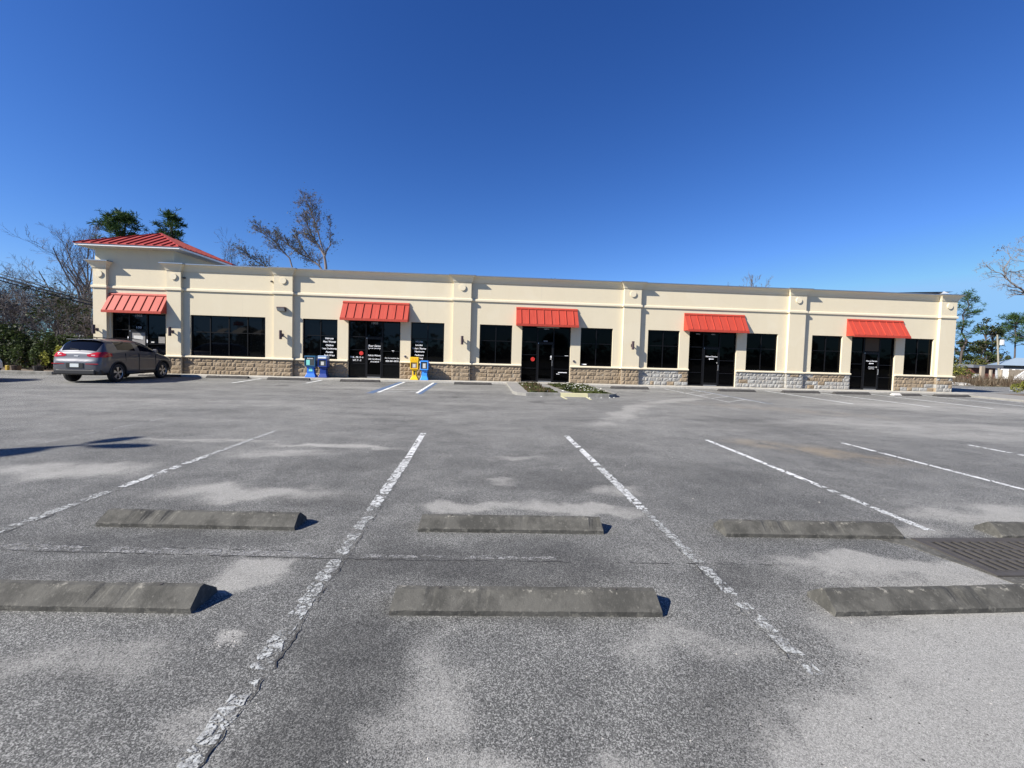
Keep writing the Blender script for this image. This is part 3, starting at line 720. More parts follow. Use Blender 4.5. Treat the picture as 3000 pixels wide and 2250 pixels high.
def window(x0,x1, muls, gl='glass'):
    f = MB(BO); fw=.05; y0,y1=D+.085,D+.16
    f.box(x0,x1,y0,y1,ZT-fw,ZT); f.box(x0,x1,y0,y1,ZS,ZS+fw); f.box(x0,x0+fw,y0,y1,ZS+fw,ZT-fw); f.box(x1-fw,x1,y0,y1,ZS+fw,ZT-fw)
    for m in muls: f.box(m-.022,m+.022,y0,y1,ZS+fw,ZT-fw)
    xs=[x0+fw]+[v for m in muls for v in (m-.022,m+.022)]+[x1-fw]
    for i in range(0,len(xs),2): f.box(xs[i],xs[i+1],y0+.004,y1,2.15,2.185)
    w = f.build('window', M['frame'], B)
    g = MB(BO); g.quad([(x0+.02,YG,ZS+.02),(x1-.02,YG,ZS+.02),(x1-.02,YG,ZT-.02),(x0+.02,YG,ZT-.02)]); g.build('pane', M[gl], w)
    return w
ws = []
for i,(a,c) in enumerate(WIN):
    n = 3 if i==0 else 1
    ws.append(window(a,c,[a+(c-a)*k/(n+1) for k in range(1,n+1)], 'glass_clear' if i<3 else 'glass'))
def storefront(x0,x1, d0,d1, rails_l, rails_r, gl='glass'):
    f = MB(BO); fw=.05; y0,y1=D+.085,D+.18; zb=ZW+.004; zh=2.15
    f.box(x0,x1,y0,y1,ZT-fw,ZT); f.box(x0,x0+fw,y0,y1,zb,ZT-fw); f.box(x1-fw,x1,y0,y1,zb,ZT-fw)
    for m in (d0,d1): f.box(m-.03,m+.03,y0,y1,zb,ZT-fw)
    f.box(d0+.03,d1-.03,y0,y1,zh,zh+.05); f.box(x0+fw,d0-.03,y0+.004,y1,zb,zb+.08); f.box(d1+.03,x1-fw,y0+.004,y1,zb,zb+.08)
    for z in rails_l: f.box(x0+fw,d0-.03,y0+.004,y1,z,z+.035)
    for z in rails_r: f.box(d1+.03,x1-fw,y0+.004,y1,z,z+.035)
    s = f.build('storefront', M['frame'], B)
    g = MB(BO); g.quad([(x0+.02,YG+.01,zb+.02),(d0,YG+.01,zb+.02),(d0,YG+.01,ZT-.02),(x0+.02,YG+.01,ZT-.02)]); g.quad([(d1,YG+.01,zb+.02),(x1-.02,YG+.01,zb+.02),(x1-.02,YG+.01,ZT-.02),(d1,YG+.01,ZT-.02)])
    g.quad([(d0,YG+.01,zh),(d1,YG+.01,zh),(d1,YG+.01,ZT-.02),(d0,YG+.01,ZT-.02)]); g.build('pane', M[gl], s)
    q = MB(BO); a,c=d0+.034,d1-.034; yy0,yy1=D+.075,D+.13
    q.box(a,a+.055,yy0,yy1,zb+.01,zh-.01,0); q.box(c-.055,c,yy0,yy1,zb+.01,zh-.01,0); q.box(a+.055,c-.055,yy0,yy1,zh-.09,zh-.01,0); q.box(a+.055,c-.055,yy0,yy1,zb+.01,zb+.18,0)
    q.quad([(a+.05,YG-.02,zb+.1),(c-.05,YG-.02,zb+.1),(c-.05,YG-.02,zh-.05),(a+.05,YG-.02,zh-.05)],1)
    q.tube([(c-.03,yy0-.04,1.25),(c-.03,yy0-.045,1.1),(c-.03,yy0-.04,.95)],.012,6,2); q.box(c-.04,c-.02,yy0-.04,yy0,1.22,1.24,2); q.box(c-.04,c-.02,yy0-.04,yy0,.96,.98,2)
    q.box(a,a+.03,yy0-.012,yy0,2.08,2.14,2); q.box(a+.05,c-.05,yy0-.006,yy0-.0005,zb+.02,zb+.055,2)
    q.build('door', [M['frame_lit'],M['glass'],M['steel']], s)
    return s
SB = [(-17.24,-16.42),(-5.95,-5.13),(2.75,3.60),(11.62,12.52),(20.68,21.58)]
sfs = []
for i,((a,c),(d0,d1)) in enumerate(zip(SF,SB)):
    sfs.append(storefront(a,c,d0,d1,[2.15,1.49,.80],[1.46,.78] if i else [1.49,.8], 'glass_clear' if i<2 else 'glass'))
YT = YG-.022
t0 = ws[1]
for s,x0,x1,z,h,m in [('Haircuts',-7.95,-7.55,2.045,.09,'letter'),('Men / Women',-8.06,-7.44,1.88,.095,'letter'),('Children',-7.93,-7.55,1.70,.095,'letter'),('eep Conditioning',-8.05,-7.385,1.525,.10,'letter'),('D',-8.11,-8.06,1.535,.08,'letter_dim'),('Facials',-7.92,-7.57,1.36,.09,'letter'),('Body Wraps',-8.0,-7.49,1.185,.10,'letter')]:
    text(s,x0,x1,z,h,YT,t0,M[m],.12,.022)
t0 = ws[2]
for s,x0,x1,z,h,m in [('Hi-Lites',-3.48,-3.11,2.015,.085,'letter_dim'),('Lo-Lites',-3.48,-3.13,1.84,.09,'letter'),('olor / Perms',-3.57,-2.95,1.665,.09,'letter'),('C',-3.63,-3.58,1.675,.08,'letter_dim'),('Manicure',-3.54,-3.03,1.51,.085,'letter'),('Pedicure',-3.51,-3.06,1.325,.085,'letter'),('Waxing',-3.5,-3.09,1.165,.09,'letter')]:
    text(s,x0,x1,z,h,YT,t0,M[m],.12,.022)
t0 = sfs[1]; YD=D+.093
for s,x0,x1,z,h,sh,bo,yy in [('Shear Genius',-5.85,-5.2,1.735,.10,.35,.008,YD),('HAIR SALON',-5.76,-5.28,1.605,.042,0,.015,YD),('Walk-Ins Welcome',-5.87,-5.18,1.25,.085,.35,.012,YD),('Gift Certificates',-5.83,-5.2,1.065,.075,.35,.008,YD),('Available',-5.74,-5.29,.935,.065,.35,.012,YD),
        ('TUES. - FRI. 10 - 6',-6.72,-6.08,1.14,.085,0,.016,YT),('SAT. 9 - 2',-6.6,-6.18,.99,.085,0,.018,YT),('After Hrs. Available by Appt.',-5.01,-4.27,1.125,.075,0,.012,YT),('850-441-3010',-4.96,-4.32,.985,.085,0,.018,YT)]:
    text(s,x0,x1,z,h,yy,t0,M['letter'],sh,bo)
b = MB(BO)   # scissor flourish under the salon name
for sx in (-1,1): b.tube([(-5.525+sx*.33,YD,1.63),(-5.525+sx*.27,YD,1.6),(-5.525+sx*.26,YD,1.55)],[.006,.012,.005],4)
b.build('flourish', M['letter'], sfs[1])
text('1805',-5.68,-5.36,2.875,.11,YT,sfs[1],M['letter_dim'],0,.01)
text('1805',-16.95,-16.64,2.87,.11,YT,sfs[0],M['letter_dim'],0,.02); text('100',-16.92,-16.68,2.30,.11,YT,sfs[0],M['letter_dim'],0,.02)
text('1805',3.08,3.34,2.86,.07,YT,sfs[2],M['letter_dim'],0,.02); text('300',3.06,3.28,2.22,.08,YT,sfs[2],M['letter_dim'],0,.02)
text('1805',11.2,11.42,2.86,.06,YT,sfs[3],M['letter_dim'],0,.02); text('400',12.03,12.25,2.86,.06,YT,sfs[3],M['letter_dim'],0,.02)
for sf,x0,x1,z in ((sfs[3],11.79,12.46,1.685),(sfs[4],20.86,21.52,1.69)):
    text('Not an Entrance',x0,x1,z,.075,YD,sf,M['letter'],0,.015)
    c=(x0+x1)/2-.04; a=MB(BO); zz=z-.135
    a.quad([(c-.14,YD,zz),(c-.06,YD,zz-.05),(c-.06,YD,zz-.018),(c+.14,YD,zz-.018),(c+.14,YD,zz+.018),(c-.06,YD,zz+.018),(c-.06,YD,zz+.05)]); a.build('arrow_decal', M['letter'], sf)
    d=12.39 if sf is sfs[3] else 21.42; a=MB(BO); a.quad([(d,YD,z-.36),(d+.1,YD,z-.36),(d+.1,YD,z-.30),(d,YD,z-.30)]); a.build('door_sticker', M['paper'], sf)
text('Emergency',21.0,21.36,1.355,.06,YD,sfs[4],M['letter'],0,.015); text('Exit Only',21.03,21.33,1.265,.065,YD,sfs[4],M['letter'],0,.015)
def disc(cx,cz,R,y,mat,name,parent,ring=False):
    m=MB(BO); n=20
    if ring:
        for k in range(n):
            t0=2*math.pi*k/n;t1=2*math.pi*(k+1)/n; r0=R*.62
            m.quad([(cx+r0*math.cos(t0),y,cz+r0*math.sin(t0)),(cx+R*math.cos(t0),y,cz+R*math.sin(t0)),(cx+R*math.cos(t1),y,cz+R*math.sin(t1)),(cx+r0*math.cos(t1),y,cz+r0*math.sin(t1))])
        q=R*.1; a=R*.7*.707
        m.quad([(cx-a-q,y-.001,cz+a-q),(cx-a+q,y-.001,cz+a+q),(cx+a+q,y-.001,cz-a+q),(cx+a-q,y-.001,cz-a-q)])
    else: m.quad([(cx+R*math.cos(2*math.pi*k/n),y,cz+R*math.sin(2*math.pi*k/n)) for k in range(n)])
    return m.build(name, mat, parent)
disc(2.53,1.28,.105,YT,M['redsign'],'no_smoking_decal',sfs[2],True); disc(2.53,1.28,.05,YT-.002,M['redsign'],'decal_glyph',sfs[2])
disc(-6.18,1.345,.10,YT,M['redsign'],'red_decal',sfs[1],True); disc(-6.18,1.35,.06,YT-.002,M['redsign'],'decal_glyph',sfs[1])
disc(3.5,1.43,.06,YD,M['letter'],'round_sticker',sfs[2]); b=MB(BO); b.quad([(3.44,YD,1.29),(3.57,YD,1.29),(3.57,YD,1.345),(3.44,YD,1.345)]); b.build('door_sticker', M['paper'], sfs[2])
b=MB(BO); b.quad([(-4.66,YT,1.47),(-4.60,YT,1.44),(-4.55,YT,1.47),(-4.545,YT,1.52),(-4.66,YT,1.525)]); b.build('white_sticker', M['letter'], sfs[1])
b=MB(BO)     # tiny vinyl lines on the sidelight, too small to read in the photograph
for x0,x1,z,h in ((4.2,4.38,1.5,.03),(3.88,4.34,.625,.035),(3.78,3.95,.545,.025)):
    b.quad([(x0,YT,z-h/2),(x1,YT,z-h/2),(x1,YT,z+h/2),(x0,YT,z+h/2)])
b.build('vinyl_lines', M['letter'], sfs[2])
b=MB(BO); b.box(5.11,5.36,YT-.006,YT,1.0+.053,1.11); b.build('paper_card', M['letter'], ws[4])
b=MB(BO)   # posters in the first storefront
b.quad([(-17.16,YD,.45),(-16.5,YD,.45),(-16.5,YD,2.05),(-17.16,YD,2.06)],0); b.quad([(-17.05,YD-.002,1.72),(-16.62,YD-.002,1.72),(-16.62,YD-.002,1.9),(-17.05,YD-.002,1.9)],1)
b.quad([(-16.98,YD-.002,1.1),(-16.66,YD-.002,1.1),(-16.66,YD-.002,1.5),(-16.98,YD-.002,1.38)],1); b.quad([(-15.9,YT,1.56),(-15.6,YT,1.56),(-15.6,YT,1.88),(-15.9,YT,1.88)],0)
b.quad([(-16.24,YT,1.57),(-16.1,YT,1.57),(-16.1,YT,1.63),(-16.24,YT,1.63)],1)
b.build('poster', [simple('grey_poster',(.2,.19,.175),.7,var=.45,scale=9),M['paper']], sfs[0])
b=MB(BO)
for x in (-17.28,-16.4): b.box(x-.02,x+.02,D+.06,D+.075,1.56 if x>-17 else 1.72,1.72 if x>-17 else 1.84)
b.build('lock_plate', M['letter'], sfs[0])
b=MB(BO); b.quad([(20.74,YT,2.22),(21.55,YT,2.22),(21.55,YT,2.93),(20.74,YT,2.93)]); b.build('transom_board', simple('dark_plywood',(.045,.027,.012),.7,var=.3,scale=5), sfs[4])
b=MB(BO); b.box(2.7,3.86,D+.02,D+.09,2.92,2.955); b.build('door_light', M['paper'], sfs[2])
# awnings
for k,(a,c) in enumerate([(-18.02,-15.38),(-7.06,-3.80),(1.60,4.76),(10.46,13.74),(19.52,22.72)]):
    b = MB(BO); y=lambda p: D-p
    if k==0: c=-15.345
    b.extrude_x([(D-.001,3.0),(y(.5),3.0),(y(.5),3.07),(y(.055),3.82),(D-.001,3.82)][::-1], a, c, 0)
    aw = b.build('awning', M['red'], B)
    b = MB(BO); b.box(a-.006,c+.006,D-.53,D-.502,2.945,3.065); bevel(b.build('fascia', M['red'], aw),.005)
    b = MB(BO); b.extrude_x([(D-.001,3.823),(D-.075,3.815),(D-.085,3.85),(D-.04,3.93),(D-.001,3.935)][::-1], a-.004, c+.004); b.build('head_flashing', M['red'], aw)
    b = MB(BO); n = 7 if k==0 else 8; sl=Vector((0,.445,.75)); sl.normalize(); nr=Vector((0,-sl.z,sl.y))
    for i in range(n):
        x=a+(c-a)*(i+.62)/(n+.25) if k else a+(c-a)*(i+.5)/(n)
        p0=Vector((x,D-.5,3.07)); p1=Vector((x,D-.06,3.812)); hw=.011; h=.034
        b.quad([p0+Vector((-hw,0,0)),p0+Vector((-hw,0,0))+nr*h,p1+Vector((-hw,0,0))+nr*h,p1+Vector((-hw,0,0))])
        b.quad([p0+Vector((hw,0,0)),p1+Vector((hw,0,0)),p1+Vector((hw,0,0))+nr*h,p0+Vector((hw,0,0))+nr*h])
        b.quad([p0+Vector((-hw,0,0))+nr*h,p0+Vector((hw,0,0))+nr*h,p1+Vector((hw,0,0))+nr*h,p1+Vector((-hw,0,0))+nr*h])
        b.quad([p0+Vector((-hw,0,0)),p0+Vector((hw,0,0)),p0+Vector((hw,0,0))+nr*h,p0+Vector((-hw,0,0))+nr*h])
    b.build('standing_seam', M['red'], aw)
# corner tower with hip roof
b = MB(BO); tx0,tx1,ty1 = -18.64,-15.08,D+4.4
b.box(tx1-.2,tx1,D+.24,ty1,5.0,6.05); b.box(tx0,tx0+.2,D+.24,ty1,5.36,6.05); b.box(tx0+.2,tx1-.2,ty1-.2,ty1,5.0,6.05)
tw = b.build('tower', M['stucco'], B)
ex0,ex1,ey0,ey1 = -19.14,-14.48,D-.55,D+4.0; ap=(-16.95,D+1.75,7.26)
b = MB(BO); b.box(ex0+.02,ex1-.02,ey0+.02,ey1-.02,6.035,6.06); b.build('soffit', M['soffit'], tw)
b = MB(BO); b.sweep([(ex0,ey1),(ex0,ey0),(ex1,ey0),(ex1,ey1),(ex0,ey1)],[(-.02,6.03),(.0,6.03),(.0,6.115),(-.02,6.115)]); b.build('fascia', M['white_fascia'], tw)
b = MB(BO); o=.03; zc=[(ex0-o,ey0-o,6.14),(ex1+o,ey0-o,6.14),(ex1+o,ey1+o,6.14),(ex0-o,ey1+o,6.14)]
zl=[(p[0],p[1],6.118) for p in zc]; p2=(ap[0],ap[1]+.02,ap[2])
for i in range(4):
    j=(i+1)%4; b.quad([zc[i],zc[j],ap]); b.quad([zl[i],zl[j],zc[j],zc[i]])
b.quad(zl[::-1]); roof = b.build('roof', M['roofred_dim'], tw)
b = MB(BO)
def rib(p0,p1,w=.016,h=.05):
    p0=Vector(p0);p1=Vector(p1); d=(p1-p0).normalized(); s=d.cross(Vector((0,0,1))).normalized()*w; u=s.cross(d).normalized()*h
    if u.z<0:u=-u
    b.quad([p0-s,p0-s+u,p1-s+u,p1-s]); b.quad([p0+s,p1+s,p1+s+u,p0+s+u]); b.quad([p0-s+u,p0+s+u,p1+s+u,p1-s+u]); b.quad([p0-s,p0+s,p0+s+u,p0-s+u])
A=Vector(ap)
for side in range(4):
    c0=Vector(zc[side]); c1=Vector(zc[(side+1)%4]); L=(c1-c0).length; e=(c1-c0)/L
    foot=(A-c0).dot(e); n=12; up=(A-(c0+e*foot))
    for i in range(1,n):
        t=L*i/n; k = t/foot if t<foot else (L-t)/(L-foot)
        if k<.05: continue
        p=c0+e*t; rib(p,p+up*k*.985)
for i in range(4): rib(zc[i],ap,.05,.035)
b.build('standing_seam', M['roofred_dim'], roof)
# wind-lifted flashing at the right corner
b = MB(BO); b.quad([(22.2,D-.05,5.44),(25.45,D-.12,5.60),(25.0,D+.5,5.44),(22.2,D+.4,5.44)],0); b.quad([(24.62,D-.2,5.44),(24.75,D-.22,5.58),(25.1,D-.22,5.47)],1); b.build('lifted_flashing', [M['flashing'],M['white_fascia']], B)
b=MB(BO)
for (x,z) in ((-14.6,4.76),(-10.5,4.75)): b.tube([(x,D+.01,z),(x,D-.09,z-.005)],.045,10)
bevel(b.build('overflow_pipe', M['iron'], B),.004)

# fittings on the wall
def sconce(x, y, label):
    e = empty('wall_lamp', (x,y,2.14), 0, label, 'wall lamp', 'bronze up-down lamps on the pilasters')
    m=MB(); m.tube([(0,-.18,-.215),(0,-.18,.215)],.065,14); m.build('lamp_cylinder', M['bronze'], e, smooth=False)
    m=MB(); m.box(-.02,.02,-.118,-.02,-.02,.02); m.box(-.05,.05,-.02,-.001,-.07,.07); m.build('wall_bracket', M['bronze'], e)
    m=MB(); m.tube([(0,-.18,.2155),(0,-.18,.218)],.05,12); m.tube([(0,-.18,-.218),(0,-.18,-.2155)],.05,12); m.build('lens', M['lampglass'], e); return e
for x,l in ((-18.52,'bronze wall lamp on the corner pilaster left of the first awning'),(-15.08,'bronze wall lamp on the pilaster right of the first awning'),(-9.93,'bronze wall lamp on the pilaster under the floodlight'),(-1.11,'bronze wall lamp on the pilaster between the salon and the island'),(7.66,'bronze wall lamp on the pilaster right of the third entrance')):
    sconce(x, D-PQ, l)
e = empty('floodlight', (-9.93,D-PQ,3.4), 0, 'grey wall pack floodlight high on the pilaster', 'floodlight')
m=MB(); m.extrude_x([(0,-.11),(0,.1),(-.2,.1),(-.24,.06),(-.1,-.11)][::-1],-.19,.19); bevel(m.build('housing', M['bronze'], e),.01)
m=MB(); m.quad([(-.17,-.115,-.105),(.17,-.115,-.105),(.17,-.236,.045),(-.17,-.236,.045)]); m.build('lens', M['lampglass'], e)
for x,l in ((-3.97,'round grey bell on the pier right of the salon door'),(4.66,'round grey bell on the pier right of the third entrance')):
    e=empty('alarm_bell',(x,D,1.24),0,l,'bell','round bells beside the entrances')
    m=MB(); m.tube([(0,0,0),(0,-.03,0)],.06,16); m.build('back_plate', M['steel'], e); m=MB(); m.tube([(0,-.03,0),(0,-.05,0),(0,-.06,0)],[.045,.04,.02],16); m.build('gong', M['bronze'], e)

# ------------------------------------------------------------------ newspaper boxes
def newsbox(x, mats, W, H0, H1, label, style, rot=0.):
    e = empty('newspaper_box', (x,21.52,ZW), rot, label, 'newspaper box', 'newspaper boxes in front of the salon')
    body,foot,front = mats
    m=MB(); hw=W/2; d=.17
    m.box(-hw,hw,-d,d,H0,H1); bevel(m.build('cabinet', body, e),.02)
    m=MB(); fr=.045; y=-d-.035
    m.box(-hw+.005,hw-.005,y,-d+.002,H1-fr-.02,H1-.005); m.box(-hw+.005,hw-.005,y,-d+.002,H0+.01,H0+fr+.01); m.box(-hw+.005,-hw+fr,y,-d+.002,H0+fr+.01,H1-fr-.02); m.box(hw-fr,hw-.005,y,-d+.002,H0+fr+.01,H1-fr-.02)
    bevel(m.build('door_frame', front, e),.008)
    m=MB(); m.quad([(-hw+fr,-d-.006,H0+fr+.01),(hw-fr,-d-.006,H0+fr+.01),(hw-fr,-d-.006,H1-fr-.02),(-hw+fr,-d-.006,H1-fr-.02)]); m.build('door_pane', simple('smoked_pane',(.06,.07,.075),.15) if style!='yellow' else simple('amber_pane',(.32,.2,.08),.25), e)
    m=MB()
    if style=='teal': m.box(-hw+.07,-.01,-d-.012,-d-.007,H0+.08,H1-.2)
    else: m.box(-.07,.07,-d-.012,-d-.007,H0+.1,H1-.14)
    m.build('newspaper', M['aqua'] if style=='teal' else M['paper'], e)
    # pedestal: waist then flared foot
    m=MB(); w0=hw*.62 if style!='yellow' else hw*.5; prof=[(H0,hw*.85,.14),(H0-.07,w0,.11),(.2,w0*1.02 if style=='yellow' else w0*1.12,.11),(.03,hw*.98,.17),(0,hw,.17)]
    for (z,a,dd) in prof: m.v += [(-a,-dd,z),(a,-dd,z),(a,dd,z),(-a,dd,z)]
    for i in range(len(prof)-1):
        for k in range(4): q=i*4; m.f.append((q+(k+1)%4,q+k,q+4+k,q+4+(k+1)%4)); m.m.append(0)
    m.f.append((0,1,2,3)); m.m.append(0); q=(len(prof)-1)*4; m.f.append((q+3,q+2,q+1,q)); m.m.append(0)
    bevel(m.build('pedestal', foot, e),.012)
    m=MB()
    if style=='teal': m.quad([(-.085,-.1185,.3),(.1,-.1185,.3),(.08,-.1185,.48),(-.06,-.1185,.48)]); m.build('rack_card', M['aqua'], e)
    if style=='yellow':
        m.box(-.04,.04,-.1165,-.1125,.26,.44); m.build('slot', M['iron'], e)
        m=MB(); m.box(-hw-.01,hw+.01,-d-.03,d-.02,H1+.002,H1+.2); bevel(m.build('header_box', body, e),.015)
        m=MB(); yy=-d-.032
        for sx in (-.07,.07):
            n=10; m.quad([(sx+.038*math.cos(6.283*k/n),yy,H1+.1+.045*math.sin(6.283*k/n)) for k in range(n)])
        m.build('emblem', M['orange'], e)
    if style=='navy':
        m=MB(); m.box(-hw+.01,hw-.01,-d-.05,d-.03,H1+.002,H1+.15); bevel(m.build('header_box', M['paleblue'], e),.015)
        m=MB(); m.box(-hw+.03,hw-.05,-d-.056,-d-.051,H1+.02,H1+.07); m.build('name_strip', M['letter'], e)
    if style=='blue':
        m=MB(); m.box(hw-.01,hw+.05,-.05,.05,H1-.25,H1-.12); m.build('coin_box', M['darkblue'], e)
    if style=='teal':
        m=MB(); r=random.Random(1)
        for k in range(5): x0=-.13+k*.055; m.quad([(x0,-d-.009,H1-.15),(x0+.035,-d-.009,H1-.15),(x0+.02,-d-.009,H1-.1),(x0+.012,-d-.009,H1-.1)])
        m.build('lettering', M['letter'], e)
    return e
newsbox(-8.42, (M['tealbox'],M['bluebox'],M['tealbox']), .52, .53, 1.06, 'squat teal newspaper box with a wide door, leftmost of the four', 'teal')
newsbox(-7.83, (M['darkblue'],M['darkblue'],M['darkblue']), .44, .52, .93, 'navy newspaper box with a pale header, left of the salon door', 'navy')
newsbox(-3.42, (M['yellowbox'],M['yellowbox'],M['yellowbox']), .40, .52, .93, 'bright yellow newspaper box right of the salon door', 'yellow')
newsbox(-2.93, (M['bluebox'],M['skyblue'],M['skyblue']), .40, .50, .97, 'bright blue newspaper box beside the yellow one', 'blue')

# ------------------------------------------------------------------ vehicles
def make_car(paint, label, loc, rz):
    e = empty('parked_car', loc, rz, label, 'car')
    # stations along the length (s from the tail), each a half section bottom centre -> roof centre, mirrored
    def sec(s, zb, wb, zs, ws, zm, wm, zt, wt, zw, ww, zu, wu, zr):
        return (s,[(0,zb),(wb,zb),(ws,zs),(wm,zm),(wt,zt),(ww,zw),(wu,zu),(wu*.55,zr-.012),(0,zr)])
    T=[sec(-.02,.42,.56,.48,.64,.60,.70,.76,.68,.78,.58,.79,.38,.80),
       sec(.05,.34,.66,.42,.78,.62,.83,.80,.80,.86,.70,.87,.55,.88),
       sec(.09,.32,.70,.38,.82,.62,.86,.92,.83,1.10,.75,1.12,.58,1.13),
       sec(.15,.30,.74,.36,.85,.64,.89,.99,.87,1.09,.80,1.12,.64,1.14),
       sec(.38,.28,.78,.34,.90,.66,.92,1.05,.905,1.16,.84,1.47,.71,1.53),
       sec(.50,.26,.78,.33,.91,.68,.93,1.06,.915,1.20,.84,1.54,.67,1.605),
       sec(.92,.25,.78,.33,.91,.67,.925,1.06,.915,1.19,.85,1.575,.65,1.64),
       sec(1.45,.25,.78,.32,.905,.66,.915,1.05,.91,1.17,.855,1.585,.65,1.655),
       sec(1.98,.25,.78,.31,.90,.64,.905,1.03,.905,1.14,.86,1.57,.65,1.65),
       sec(2.10,.25,.78,.31,.90,.64,.905,1.03,.905,1.135,.86,1.565,.65,1.645),
       sec(2.65,.25,.78,.31,.90,.64,.905,1.01,.90,1.11,.855,1.51,.63,1.60),
       sec(3.05,.25,.78,.32,.905,.66,.91,1.0,.90,1.09,.85,1.34,.69,1.43),
       sec(3.42,.26,.78,.33,.91,.68,.925,.99,.90,1.06,.83,1.12,.70,1.16),
       sec(3.60,.26,.78,.33,.91,.68,.93,.97,.90,1.03,.80,1.07,.62,1.10),
       sec(4.00,.27,.76,.35,.90,.66,.92,.90,.87,.96,.75,.99,.55,1.015),
       sec(4.28,.30,.70,.38,.84,.62,.86,.80,.80,.87,.68,.89,.48,.91),
       sec(4.40,.36,.60,.42,.72,.58,.76,.72,.70,.77,.58,.78,.40,.79),
       sec(4.44,.42,.5,.46,.62,.56,.66,.68,.6,.71,.5,.72,.34,.73)]
    bm = bmesh.new(); rows=[]; nsx=len(T[0][1])
    for (s,pts) in T:
        y = s-.88            # rear axle at y=0
        L=[bm.verts.new((x,y,z)) for (x,z) in pts]
        R=[bm.verts.new((-x,y,z)) for (x,z) in pts[1:-1]]
        rows.append(L+R[::-1])     # closed ring
    n=len(rows[0])
    for i in range(len(rows)-1):
        for j in range(n):
            k=(j+1)%n; f=bm.faces.new((rows[i][j],rows[i+1][j],rows[i+1][k],rows[i][k])); f.smooth=True
            jj = j if j<nsx-1 else n-1-j      # mirrored strip index 0..nsx-2
            m=0
            if jj in (0,1): m=2
            if jj==5 and i in (6,7,9): m=1                       # rear and front door glass (row 5: belt to roof rail)
            if jj==5 and i==10: m=1
            if jj in (6,7) and i in (3,4): m=1                   # tailgate glass
            if jj in (6,7) and i in (10,11): m=3                 # windscreen
            f.material_index=m
    bm.faces.new(rows[0][::-1]); bm.faces.new(rows[-1])
    bmesh.ops.recalc_face_normals(bm, faces=bm.faces)
    me=bpy.data.meshes.new('body'); bm.to_mesh(me); bm.free()
    for m in (paint,M['carglass'],M['black'],M['carglass']): me.materials.append(m)
    ob=bpy.data.objects.new('body',me); C.objects.link(ob)
    sd=ob.modifiers.new('s','SUBSURF'); sd.levels=3; sd.render_levels=3
    cuts=[]
    for y in (0,2.64):
        for sx in (-1,1):
            cm=MB(); cm.tube([(sx*.62,y,.36),(sx*1.1,y,.36)],.405,28); co=cm.build('cut', M['black']); cuts.append(co)
            bo=ob.modifiers.new('b','BOOLEAN'); bo.object=co; bo.operation='DIFFERENCE'; bo.solver='EXACT'
    dg=bpy.context.evaluated_depsgraph_get(); dg.update()
    full=bpy.data.meshes.new_from_object(ob.evaluated_get(dg)); bpy.data.objects.remove(ob)
    for c in cuts: bpy.data.objects.remove(c)
    def pick(name, test, parent, mats, push=0.):
        bm=bmesh.new(); bm.from_mesh(full)
        bmesh.ops.delete(bm, geom=[f for f in bm.faces if not test(f)], context='FACES')
        if push: 
            bm.normal_update()
            for v in bm.verts: v.co += v.normal*push
        for f in bm.faces: f.smooth=True
        q=bpy.data.meshes.new(name); bm.to_mesh(q); bm.free()
        for m in mats: q.materials.append(m)
        o=bpy.data.objects.new(name,q); C.objects.link(o); o.parent=parent; return o
    body=pick('body', lambda f: f.material_index in (0,2), e, (paint,M['carglass'],M['black'],M['carglass']))
    def cen(f): return f.calc_center_median()
    pick('rear_window', lambda f: f.material_index==1 and cen(f).y<-.15, e, [M['carglass']]*4)
    pick('windscreen', lambda f: f.material_index==3, e, [M['carglass']]*4)
    for sx in (-1,1):
        pick('side_window', lambda f: f.material_index==1 and cen(f).y>-.15 and cen(f).x*sx>0 and cen(f).y<1.2, e, [M['carglass']]*4)
        pick('side_window', lambda f: f.material_index==1 and cen(f).x*sx>0 and cen(f).y>=1.2, e, [M['carglass']]*4)
    # cladding, arches
    m=MB()
    for sx in (-1,1):
        for y in (0,2.64):
            P=[(sx*.925,y+.425*math.cos(t),.36+.425*math.sin(t)) for t in [rad(a) for a in range(-12,193,12)]]
            m.tube(P,.028,6)
        m.box(sx*.90-.015,sx*.90+.015,.42,2.22,.27,.40)
    m.build('arch_trim', M['black'], e, smooth=True)
    m=MB(); m.box(-.70,.70,-.895,-.78,.32,.50); m.box(.60,.86,-.80,-.46,.31,.50); m.box(-.86,-.60,-.80,-.46,.31,.50); bevel(m.build('rear_bumper_cladding', M['black'], e),.04,3)
    m=MB(); m.box(-.30,.30,-.9125,-.86,.56,.74); m.build('plate_recess', M['black'], e)
    m=MB(); m.box(-.155,.155,-.92,-.9127,.59,.72); m.build('licence_plate', simple('plate',(.62,.66,.64),.5,var=.12,scale=30), e)
    for sx in (-1,1):
        def inlamp(f):
            q=cen(f); x=q.x*sx; 
            if q.y>-.28 or x<.36 or f.material_index not in (0,) or q.z<.85: return False
            u = (x-.36)/.5 + max(0,(q.y+.62))/.34*.9 if x>.6 else (x-.36)/.5
            hh = .03+.065*min(1,u*1.6) if u<1.2 else .095-.06*(u-1.2)
            return abs(q.z-(1.02+.03*min(1,u)))<hh
        tl=pick('tail_light', inlamp, e, [M['taillight']]*4, .008)
        m=MB(); m.box(sx*.60-.07,sx*.60+.07,-.815,-.795,1.005,1.045); bevel(m.build('reversing_lens', M['tailclear'], tl),.006)
        m=MB(); m.box(sx*.60-.22,sx*.60+.22,-.895,-.85,.70,.722); m.build('rear_reflector', M['taillight'], e)
        m=MB(); m.v=[]; m.box(sx*.98-.09,sx*.98+.09,1.98,2.08,1.12,1.27); bevel(m.build('side_mirror', paint, e),.03,3)
        for y in (.62,1.62):
            m=MB(); m.box(sx*.915-.012,sx*.915+.014,y,y+.17,.985,1.015); bevel(m.build('door_handle', paint, e),.008)
        m=MB()
